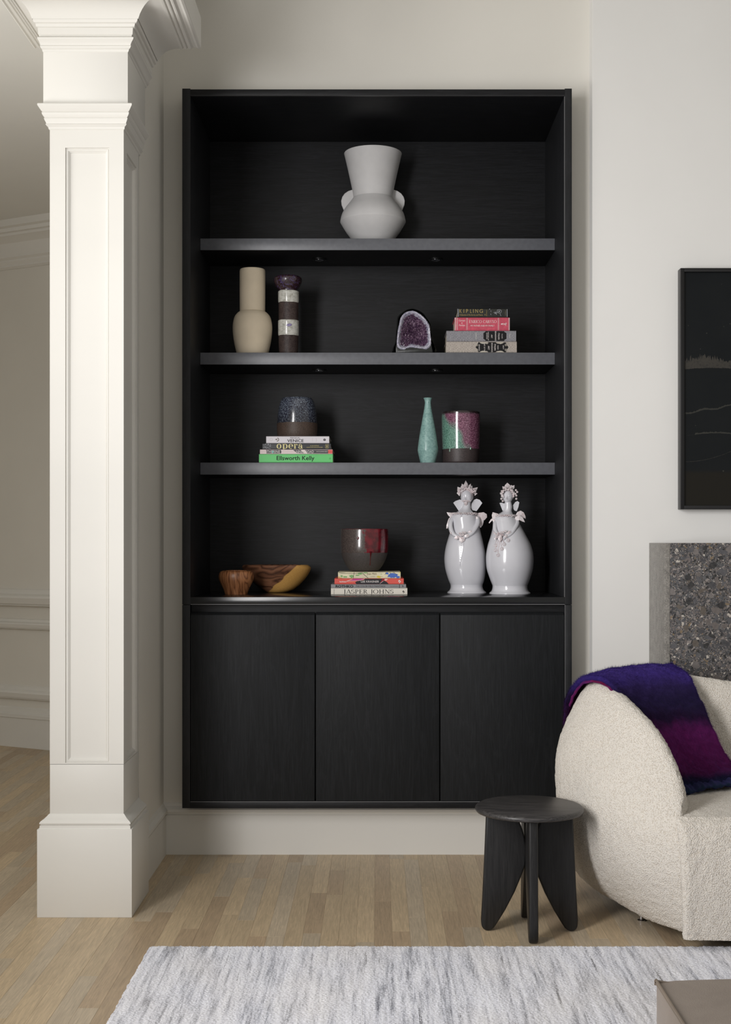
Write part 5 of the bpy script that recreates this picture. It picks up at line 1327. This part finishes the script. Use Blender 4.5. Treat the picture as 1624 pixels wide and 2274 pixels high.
ctrl = [
 [V(.945,3.20,.16), V(.925,3.155,.045), V(.922,3.120,.10), V(.905,3.090,.22), V(.893,3.085,.31), V(.890,3.105,.360), V(.915,3.15,.352), V(.94,3.19,.30), V(.95,3.21,.16)],
 [V(.88,3.30,.05), V(.838,3.275,.040), V(.812,3.225,.11), V(.785,3.180,.24), V(.795,3.165,.37), V(.895,3.145,.455), V(.930,3.18,.43), V(.945,3.22,.32), V(.95,3.24,.16)],
 [V(.83,3.43,.06), V(.775,3.415,.046), V(.725,3.345,.12), V(.690,3.290,.26), V(.700,3.275,.44), V(.868,3.205,.545), V(.915,3.235,.52), V(.938,3.27,.38), V(.94,3.28,.18)],
 [V(.79,3.54,.07), V(.730,3.525,.052), V(.665,3.455,.13), V(.632,3.400,.29), V(.648,3.390,.49), V(.820,3.280,.630), V(.885,3.310,.60), V(.925,3.35,.42), V(.93,3.36,.2)],
 [V(.78,3.62,.08), V(.724,3.625,.062), V(.638,3.560,.15), V(.600,3.510,.31), V(.608,3.500,.53), V(.752,3.400,.700), V(.840,3.405,.665), V(.915,3.44,.46), V(.93,3.45,.2)],
 [V(.82,3.66,.09), V(.765,3.700,.075), V(.672,3.650,.16), V(.636,3.610,.32), V(.636,3.605,.56), V(.712,3.530,.742), V(.800,3.500,.715), V(.915,3.52,.50), V(.94,3.52,.2)],
 [V(.92,3.68,.09), V(.865,3.745,.08), V(.795,3.735,.17), V(.765,3.715,.33), V(.760,3.700,.58), V(.800,3.640,.752), V(.862,3.585,.73), V(.955,3.58,.50), V(.97,3.57,.2)],
 [V(1.02,3.69,.09), V(1.0,3.765,.08), V(.985,3.775,.17), V(.98,3.775,.33), V(.98,3.765,.58), V(.985,3.690,.745), V(1.01,3.635,.72), V(1.06,3.61,.50), V(1.07,3.59,.2)],
 [V(1.20,3.69,.09), V(1.20,3.770,.08), V(1.20,3.785,.17), V(1.20,3.785,.33), V(1.20,3.770,.56), V(1.20,3.690,.715), V(1.21,3.635,.69), V(1.22,3.60,.48), V(1.22,3.58,.2)],
 [V(1.40,3.67,.09), V(1.42,3.740,.08), V(1.43,3.755,.17), V(1.43,3.755,.33), V(1.43,3.740,.53), V(1.41,3.665,.680), V(1.40,3.61,.66), V(1.37,3.58,.46), V(1.36,3.56,.2)],
 [V(1.54,3.58,.09), V(1.60,3.650,.08), V(1.64,3.650,.17), V(1.66,3.645,.33), V(1.65,3.63,.50), V(1.59,3.570,.63), V(1.55,3.53,.61), V(1.49,3.52,.44), V(1.48,3.50,.2)],
 [V(1.61,3.42,.08), V(1.69,3.450,.07), V(1.74,3.430,.16), V(1.76,3.420,.30), V(1.74,3.400,.46), V(1.65,3.370,.56), V(1.60,3.37,.54), V(1.55,3.38,.42), V(1.54,3.38,.2)],
 [V(1.60,3.26,.06), V(1.67,3.260,.05), V(1.71,3.220,.14), V(1.73,3.200,.26), V(1.71,3.200,.38), V(1.63,3.190,.46), V(1.59,3.21,.44), V(1.56,3.24,.36), V(1.56,3.26,.2)],
 [V(1.56,3.20,.16), V(1.58,3.155,.045), V(1.585,3.12,.10), V(1.60,3.09,.22), V(1.61,3.085,.31), V(1.61,3.105,.36), V(1.585,3.15,.352), V(1.56,3.19,.30), V(1.55,3.21,.16)],
]
NU, NVv = 20, 20
cols = [catmull([r[j] for r in ctrl], NU) for j in range(9)]
rows = []
for i in range(len(cols[0])):
    rows.append(catmull([cols[j][i] for j in range(9)], NVv))
chair = thing('armchair', (1.2, 4.1, 0), 'rounded cream boucle armchair with a violet throw over its back', 'armchair')
mb = MB(); mb.loft(rows)
shell = mb.build('shell', m_bou, chair, recalc=False, ang=180)
# make the normals look outwards
me = shell.data
mid_i = len(me.polygons) // 8
pc = me.polygons[NU*2*(len(rows[0])-1) + NVv*3].center + wloc(chair); pn = me.polygons[NU*2*(len(rows[0])-1) + NVv*3].normal
if pn.dot(Vector((1.2, 4.1, .3)) - pc) > 0: me.flip_normals()
me.update()
roughen(shell, 0.0035)
# tips of the two arms
# seat block: front follows a gentle curve between the arms
def seat_rows():
    out = []
    fr = [V(.945,3.19,0), V(.895,3.095,0), V(.950,3.083,0), V(1.10,3.076,0), V(1.27,3.070,0), V(1.44,3.076,0), V(1.55,3.092,0), V(1.60,3.115,0), V(1.58,3.19,0)]
    fc = catmull(fr, 16)
    prof = [(0.0, .05, .93), (0.0, .052, 1.0), (-.004, .09, 1.0), (-.014, .20, 1.0), (-.012, .31, 1.0), (-.002, .355, 1.0), (.012, .384, 1.0), (.035, .399, 1.0)]
    pc_ = catmull([Vector((a, b, c)) for a, b, c in prof], 10)
    for k, p in enumerate(fc):
        t_ = k / (len(fc) - 1); col_ = []
        lean = -0.042 * max(0, 1 - t_ * 5) + 0.042 * max(0, (t_ - 0.8) * 5)
        for w_ in pc_:
            col_.append(Vector((p.x + lean * (w_.y - .05) / .35 , p.y + w_.x, w_.y)))
        back = Vector((1.27 + (p.x - 1.27) * 0.98 + lean, 4.32, .405))
        last = col_[-1]
        for j in range(1, 60):
            q_ = last.lerp(back, j / 59); q_.z = last.z + 0.012 * sin(pi * j / 59) ; col_.append(q_)
        out.append(col_)
    return out
mb = MB(); mb.loft(seat_rows())
seat = mb.build('seat_cushion', m_bou, chair, recalc=False, ang=180)
pn = seat.data.polygons[len(seat.data.polygons)//2].normal
tp = max(seat.data.polygons, key=lambda p: p.center.z)
if tp.normal.z < 0: seat.data.flip_normals()
seat.data.update(); roughen(seat, 0.0035)
mb = MB(); hull = [V(.86,3.33,.03), V(.95,3.22,.03), V(1.1,3.17,.03), V(1.42,3.17,.03), V(1.56,3.25,.03), V(1.60,3.4,.03), V(1.5,3.6,.03), V(1.1,3.68,.03), V(.85,3.62,.03), V(.82,3.46,.03)]
mb.prism(hull, (0, 0, 0.045)); mb.build('underframe', m_black, chair)
for fx, fy in ((X(1425, 4.05), 4.05), (1.5, 3.9), (1.45, 4.3), (0.95, 4.3)):
    mb = MB(); mb.lathe([(0.012, 0.0), (0.013, 0.004), (0.006, 0.006), (0.005, 0.03), (0.016, 0.031), (0.016, 0.06)], fx, fy, 20); mb.build('foot', m_chrome if fx < 0.9 else m_black, chair)

# ------------------------------------------------------------------ mohair throw
def W(px, py, y): return P(px, py, y * 1.2)
tg = [ # rows along the length, each from the near edge to the far edge
 [W(1262,1660,3.70), W(1300,1650,3.80), W(1360,1640,3.80), W(1440,1640,3.80), W(1520,1650,3.80)],
 [W(1258,1596,3.64), W(1292,1580,3.76), W(1350,1570,3.815), W(1430,1570,3.80), W(1510,1580,3.80)],
 [W(1263,1556,3.585), W(1290,1535,3.70), W(1345,1520,3.785), W(1425,1515,3.80), W(1508,1520,3.80)],
 [W(1280,1524,3.54), W(1306,1505,3.62), W(1360,1490,3.705), W(1430,1483,3.735), W(1492,1480,3.72)],
 [W(1302,1508,3.50), W(1338,1497,3.57), W(1388,1488,3.65), W(1448,1481,3.69), W(1512,1488,3.685)],
 [W(1336,1510,3.46), W(1370,1503,3.525), W(1415,1496,3.60), W(1468,1492,3.635), W(1530,1504,3.645)],
 [W(1366,1530,3.43), W(1398,1530,3.48), W(1440,1526,3.545), W(1490,1522,3.58), W(1543,1530,3.60)],
 [W(1390,1566,3.415), W(1424,1572,3.45), W(1466,1572,3.50), W(1514,1568,3.54), W(1562,1572,3.565)],
 [W(1416,1620,3.405), W(1450,1626,3.44), W(1492,1626,3.48), W(1538,1622,3.51), W(1584,1622,3.535)],
 [W(1450,1680,3.395), W(1482,1684,3.42), W(1522,1684,3.46), W(1566,1680,3.49), W(1610,1678,3.52)],
 [W(1480,1730,3.375), W(1510,1730,3.40), W(1552,1728,3.43), W(1598,1722,3.46), W(1640,1716,3.50)],
 [W(1494,1762,3.335), W(1526,1756,3.37), W(1566,1748,3.40), W(1612,1742,3.43), W(1655,1734,3.47)],
]
NT, NS = 14, 24
colsT = [catmull([r[j] for r in tg], NT) for j in range(5)]
gridT = [catmull([colsT[j][i] for j in range(5)], NS) for i in range(len(colsT[0]))]
def throw_mat(name, under=False):
    m, nt, b = new_mat(name)
    uvn = node(nt, 'ShaderNodeUVMap'); uvn.uv_map = 'uv'
    sp = node(nt, 'ShaderNodeSeparateXYZ'); nt.links.new(uvn.outputs[0], sp.inputs[0])
    n = noise_t(nt, coords(nt, (1, 1, 1)), 14, 4, 0.65); n2 = noise_t(nt, uvn.outputs[0], 60, 4, 0.7)
    f = math_n(nt, 'ADD', sp.outputs['X'], math_n(nt, 'MULTIPLY', math_n(nt, 'SUBTRACT', n.outputs['Fac'], 0.5), 0.10))
    c = ramp(nt, f, [(0.0, (60, 10, 34)), (0.12, (40, 8, 26)), (0.20, (24, 14, 34)), (0.26, (44, 32, 92)), (0.34, (60, 46, 122)), (0.48, (58, 44, 116)), (0.55, (38, 30, 66)), (0.63, (26, 22, 40)), (0.68, (34, 16, 38)), (0.73, (96, 26, 86)), (0.82, (90, 22, 76)), (0.885, (78, 16, 62)), (0.925, (30, 22, 44)), (0.95, (18, 32, 46)), (1.0, (22, 40, 54))])
    hs = node(nt, 'ShaderNodeHueSaturation'); nt.links.new(c, hs.inputs['Color'])
    nt.links.new(math_n(nt, 'MULTIPLY_ADD', n2.outputs['Fac'], 1.0, 0.5), hs.inputs['Value'])
    if under:
        c3 = ramp(nt, noise_t(nt, coords(nt), 12, 3).outputs['Fac'], [(0.3, (96, 14, 30)), (0.5, (104, 24, 78)), (0.7, (60, 26, 84))]); nt.links.new(c3, b.inputs['Base Color'])
    else: nt.links.new(hs.outputs[0], b.inputs['Base Color'])
    setp(b, 0.9, 0.1, sheen=0.35)
    b.inputs['Sheen Tint'].default_value = rgb((120, 90, 200)); b.inputs['Sheen Roughness'].default_value = 0.5
    bump(nt, b, noise_t(nt, coords(nt), 260, 4, 0.7).outputs['Fac'], 0.8, 0.003); return m
m_thr = throw_mat('mohair_throw'); m_thr_u = throw_mat('mohair_underside', True)
thr = thing('throw_blanket', (1.0, 4.3, .7), 'fluffy violet, black and magenta mohair throw draped over the armchair', 'blanket')
def uv_mesh(o, us):
    lay = o.data.uv_layers.new(name='uv')
    for lp_ in o.data.loops: lay.data[lp_.index].uv = us[lp_.vertex_index]
nr, nc = len(gridT), len(gridT[0])
nrm = [[None]*nc for _ in range(nr)]
for i in range(nr):
    for j in range(nc):
        a = gridT[min(i+1, nr-1)][j] - gridT[max(i-1, 0)][j]; c = gridT[i][min(j+1, nc-1)] - gridT[i][max(j-1, 0)]
        nrm[i][j] = c.cross(a).normalized()
if nrm[nr//2][nc//2].dot(Vector((0, -1, 0.6))) < 0: nrm = [[-v for v in r] for r in nrm]
def lump(p): return noise.noise(p*22)*0.0045 + noise.noise(p*55)*0.003 + noise.noise(p*170)*0.0015
top = [[gridT[i][j] + nrm[i][j] * (0.007 + lump(gridT[i][j])) for j in range(nc)] for i in range(nr)]
bot = [[gridT[i][j] - nrm[i][j] * 0.003 for j in range(nc)] for i in range(nr)]
us = [(i/(nr-1), j/(nc-1)) for i in range(nr) for j in range(nc)]
mb = MB(); mb.loft(top); o = mb.build('cloth', m_thr, thr, recalc=False, ang=180)
uv_mesh(o, us)
# rolled near edge and underside
mb = MB(); usr = []
ring_n = 10
for i in range(nr):
    c0 = (top[i][0] + bot[i][0]) / 2; n_ = nrm[i][0]; side = (gridT[i][0] - gridT[i][1]).normalized()
    mb.v += [c0 + n_*0.008*cos(2*pi*k/ring_n) + side*0.006*sin(2*pi*k/ring_n) for k in range(ring_n)]
    usr += [(i/(nr-1), 0)] * ring_n
for i in range(nr-1):
    for k in range(ring_n): mb.f.append((i*ring_n+k, i*ring_n+(k+1) % ring_n, (i+1)*ring_n+(k+1) % ring_n, (i+1)*ring_n+k))
o = mb.build('edge_roll', m_thr, thr, ang=180); uv_mesh(o, usr)
mb = MB(); mb.loft(bot); o = mb.build('underside', m_thr_u, thr, recalc=False, ang=180); uv_mesh(o, us)
# the second, folded layer that shows magenta and red under the near edge
mb = MB(); rr2 = []
for i in range(int(nr*0.16), int(nr*0.70)):
    n_ = nrm[i][0]; side = (gridT[i][0] - gridT[i][1]).normalized(); c0 = gridT[i][0] - n_*0.009 + side*0.001
    rr2.append([c0 + n_*0.0045*cos(2*pi*k/8) + side*0.006*sin(2*pi*k/8) + Vector(noise.noise_vector(c0*70 + Vector((k*.3,0,0))))*0.003 for k in range(8)])
mb.loft(rr2, closed=True, cap=True); o = mb.build('folded_layer', m_thr_u, thr, ang=180); uv_mesh(o, [(0.3, 0)] * len(o.data.vertices))
# navy end gathered on the seat
mb = MB(); rr3 = []
for j in range(nc):
    c0 = gridT[-1][j] + Vector((0, -0.006, 0.006)); wv_ = 0.012 + 0.004*sin(j*0.35) + 0.003*sin(j*0.9+1)
    rr3.append([c0 + Vector((0, 0.045*cos(2*pi*k/12), 0.8*wv_*sin(2*pi*k/12))) for k in range(12)])
for r in rr3:
    for v in r: v += Vector(noise.noise_vector(v*16))*0.006
mb.loft(rr3, closed=True, cap=True); o = mb.build('gathered_end', m_thr, thr, ang=180); uv_mesh(o, [(0.99, 0)] * len(o.data.vertices))
# mohair fibres
mb = MB(); qn = random.Random(9); usf = []
for _ in range(42000):
    i = qn.random()*(nr-1.001); j = qn.random()*(nc-1.001); i0_, j0_ = int(i), int(j)
    if qn.random() < 0.12: j0_ = qn.choice([0, nc-2]); 
    p = top[i0_][j0_].lerp(top[i0_+1][j0_+1], qn.random()); n_ = nrm[i0_][j0_]
    al = (gridT[i0_+1][j0_] - gridT[i0_][j0_]).normalized()
    d = (al * qn.uniform(0.5, 1.0) + n_ * qn.uniform(0.05, 0.55) + Vector((qn.uniform(-.5,.5), qn.uniform(-.5,.5), qn.uniform(-.4,.5)))).normalized() * qn.uniform(0.006, 0.016)
    wv_ = d.cross(n_).normalized() * 0.00032
    k = len(mb.v); mb.v += [p - wv_, p + wv_, p + d]; mb.f.append((k, k+1, k+2)); usf += [(i/(nr-1), j/(nc-1))]*3
for _ in range(9000):
    i0_ = qn.randrange(nr-1); n_ = nrm[i0_][0]; side = (gridT[i0_][0] - gridT[i0_][1]).normalized(); al = (gridT[i0_+1][0] - gridT[i0_][0]).normalized()
    an = qn.uniform(-0.6, 2.6); rad_ = n_*cos(an) + side*sin(an)
    p = (top[i0_][0] + bot[i0_][0])/2 + al*qn.uniform(0, 0.012) + n_*0.008*cos(an) + side*0.006*sin(an)
    d = (rad_*qn.uniform(0.1, 0.7) + al*qn.uniform(-0.6, 1) + Vector((qn.uniform(-.4,.4), qn.uniform(-.4,.4), qn.uniform(-.4,.4)))).normalized()*qn.uniform(0.005, 0.012)
    wv_ = d.cross(rad_).normalized()*0.0003
    k = len(mb.v); mb.v += [p - wv_, p + wv_, p + d]; mb.f.append((k, k+1, k+2)); usf += [(i0_/(nr-1), 0)]*3
o = tag(mb.build('fibres', m_thr, thr, recalc=False, smooth=False), kind='stuff'); uv_mesh(o, usf)

# ------------------------------------------------------------------ rug
def rug_mat():
    m, nt, b = new_mat('striped_wool')
    tc = node(nt, 'ShaderNodeTexCoord')
    def st(sx, sy, scale, det=3, rg=0.6):
        mp = node(nt, 'ShaderNodeMapping'); mp.inputs['Scale'].default_value = (sx, sy, 1); nt.links.new(tc.outputs['Object'], mp.inputs['Vector']); return noise_t(nt, mp.outputs[0], scale, det, rg)
    a = st(1, 0.06, 62, 5, 0.75); c = st(1, 0.045, 13, 3, 0.6); g_ = st(1, 1, 330, 3, 0.8); e = st(1, 0.035, 60, 4, 0.7); lo = st(1, 0.5, 3, 2)
    f = math_n(nt, 'ADD', math_n(nt, 'MULTIPLY', a.outputs['Fac'], 0.55), math_n(nt, 'ADD', math_n(nt, 'MULTIPLY', g_.outputs['Fac'], 0.30), math_n(nt, 'MULTIPLY', c.outputs['Fac'], 0.15)))
    col_ = ramp(nt, f, [(0.37, (104, 105, 116)), (0.44, (184, 186, 196)), (0.50, (230, 231, 240)), (0.62, (246, 247, 253))])
    dk = math_n(nt, 'ADD', math_n(nt, 'MULTIPLY', e.outputs['Fac'], 0.75), math_n(nt, 'MULTIPLY', g_.outputs['Fac'], 0.25))
    fd = ramp(nt, dk, [(0.35, (255, 255, 255)), (0.385, (0, 0, 0))])
    col_ = mixc(nt, math_n(nt, 'MULTIPLY', fd, 0.8), col_, (50, 50, 58))
    col_ = mixc(nt, math_n(nt, 'MULTIPLY', ramp(nt, lo.outputs['Fac'], [(0.45, (0,0,0)), (0.65, (255,255,255))]), 0.25), col_, (232, 224, 214))
    nt.links.new(col_, b.inputs['Base Color']); setp(b, 0.95, 0.05, sheen=0.15)
    bump(nt, b, math_n(nt, 'ADD', g_.outputs['Fac'], a.outputs['Fac']), 0.45, 0.003); return m
RX0, RY1 = -0.672, 3.744
xs = [RX0 + 0.0027*k for k in range(int((1.10 - RX0)/0.0027))] + [1.3, 1.8, 2.4, 3.0]
ys = [RY1 - 0.0027*k for k in range(int((RY1 - 2.86)/0.0027))] + [2.7, 2.3, 1.8, 1.3]
vs = []; ny = len(ys); qn = random.Random(21)
for i, x in enumerate(xs):
    for j, y in enumerate(ys):
        e = min(x - RX0, RY1 - y, 0.012)
        z = 0.012 + 0.008 * sqrt(max(e, 0) / 0.012)
        w_ = noise.noise(Vector((x*70, y*9, 0)))*0.0016 + noise.noise(Vector((x*230, y*230, 3)))*0.0032
        ox = noise.noise(Vector((0.5, y*95, 1)))*0.0035 if i < 3 else 0; oy = noise.noise(Vector((x*95, 0.5, 2)))*0.0035 if j < 3 else 0
        vs.append((x + ox, y + oy, z + w_))
fs = [(i*ny+j, i*ny+j+1, (i+1)*ny+j+1, (i+1)*ny+j) for i in range(len(xs)-1) for j in range(ny-1)]
n0_ = len(vs)
vs += [(xs[0], y, 0.0005) for y in ys] + [(x, ys[0], 0.0005) for x in xs]
fs += [(j, n0_+j, n0_+j+1, j+1) for j in range(ny-1)] + [(i*ny, (i+1)*ny, n0_+ny+i+1, n0_+ny+i) for i in range(len(xs)-1)]
mb = MB(); mb.v = [Vector(v) for v in vs]; mb.f = fs
rug = mb.build('rug', rug_mat(), None, recalc=False, ang=180, origin=(1.0, 2.8, 0))
if max(rug.data.polygons[i].normal.z for i in range(100, 110)) < 0: rug.data.flip_normals()
tag(rug, 'pale grey wool rug with thin dark streaks on the oak floor', 'rug')

# ------------------------------------------------------------------ leather ottoman
def leather():
    m, nt, b = new_mat('taupe_leather')
    v = coords(nt); n = noise_t(nt, v, 5, 4, 0.6, 0.5); vo = node(nt, 'ShaderNodeTexVoronoi'); vo.inputs['Scale'].default_value = 420; nt.links.new(v, vo.inputs['Vector'])
    nt.links.new(ramp(nt, n.outputs['Fac'], [(0.3, (138, 127, 118)), (0.7, (160, 149, 139))]), b.inputs['Base Color']); setp(b, 0.45, 0.4)
    bump(nt, b, math_n(nt, 'ADD', vo.outputs['Distance'], math_n(nt, 'MULTIPLY', n.outputs['Fac'], 2.0)), 0.15, 0.002); return m
m_lea = leather()
OY, OZ = 2.335, 0.400
OX0 = X(1459, OY); OX1 = OX0 + 0.95; OY0 = 1.35
ot = thing('ottoman', ((OX0+OX1)/2, (OY+OY0)/2, 0.02), 'taupe leather ottoman corner with piped seams on the rug', 'ottoman')
NO = 26
def puff(u, v, h): return h * (1 - abs(2*u-1)**2.3) * (1 - abs(2*v-1)**2.3)
rows = [[Vector((OX0 + (OX1-OX0)*u/NO, OY0 + (OY-OY0)*v/NO + 0.016*(max(sin(pi*u/NO), 0)**0.5)*(v/NO)**10, OZ + puff(u/NO, v/NO, 0.050) + 0.004*(max(sin(pi*u/NO), 0)**0.5)*(v/NO)**10)) for v in range(NO+1)] for u in range(NO+1)]
mb = MB(); mb.loft(rows); o = mb.build('top_panel', m_lea, ot, recalc=False)
if o.data.polygons[0].normal.z < 0: o.data.flip_normals()
def side(fn, name='side_panel'):
    mb = MB(); mb.loft([[fn(u/NO, v/NO) for v in range(NO+1)] for u in range(NO+1)]); return mb.build(name, m_lea, ot, recalc=False)
z0o = 0.06
side(lambda u, v: Vector((OX0 - puff(u, v, 0.036) , OY0 + (OY-OY0)*u, z0o + (OZ-0.003-z0o)*v)))
side(lambda u, v: Vector((OX0 + (OX1-OX0)*u, OY + puff(u, v, 0.02), z0o + (OZ-0.003-z0o)*v)))
side(lambda u, v: Vector((OX1 + puff(u, v, 0.02), OY0 + (OY-OY0)*u, z0o + (OZ-0.003-z0o)*v)))
side(lambda u, v: Vector((OX0 + (OX1-OX0)*u, OY0 - puff(u, v, 0.02), z0o + (OZ-0.003-z0o)*v)))
m_pipe = plain('piping_leather', (132, 120, 108), 0.4, 0.4)
cs = [Vector((OX0, OY0, OZ)), Vector((OX0, OY, OZ)), Vector((OX1, OY, OZ)), Vector((OX1, OY0, OZ))]
for k in range(4):
    a, c = cs[k], cs[(k+1) % 4]; d = (c-a).normalized()*0.004
    for off in (0.0, 0.0048):
        mb = MB(); mb.tube([a - d + Vector((0, 0, 0.003 - off*1.1)), *[a.lerp(c, f_/12) + Vector((0, 0, 0.003 - off*1.1 - (0.014*min(1, 4*sin(pi*f_/12)) if k == 1 else 0))) for f_ in range(1, 12)], c + d + Vector((0, 0, 0.003 - off*1.1))], 0.0028, 10); mb.build('piping', m_pipe, ot)
MB().box(OX0 + 0.03, OX1 - 0.03, OY0 + 0.03, OY - 0.03, 0.0255, 0.062).build('plinth', m_black, ot)
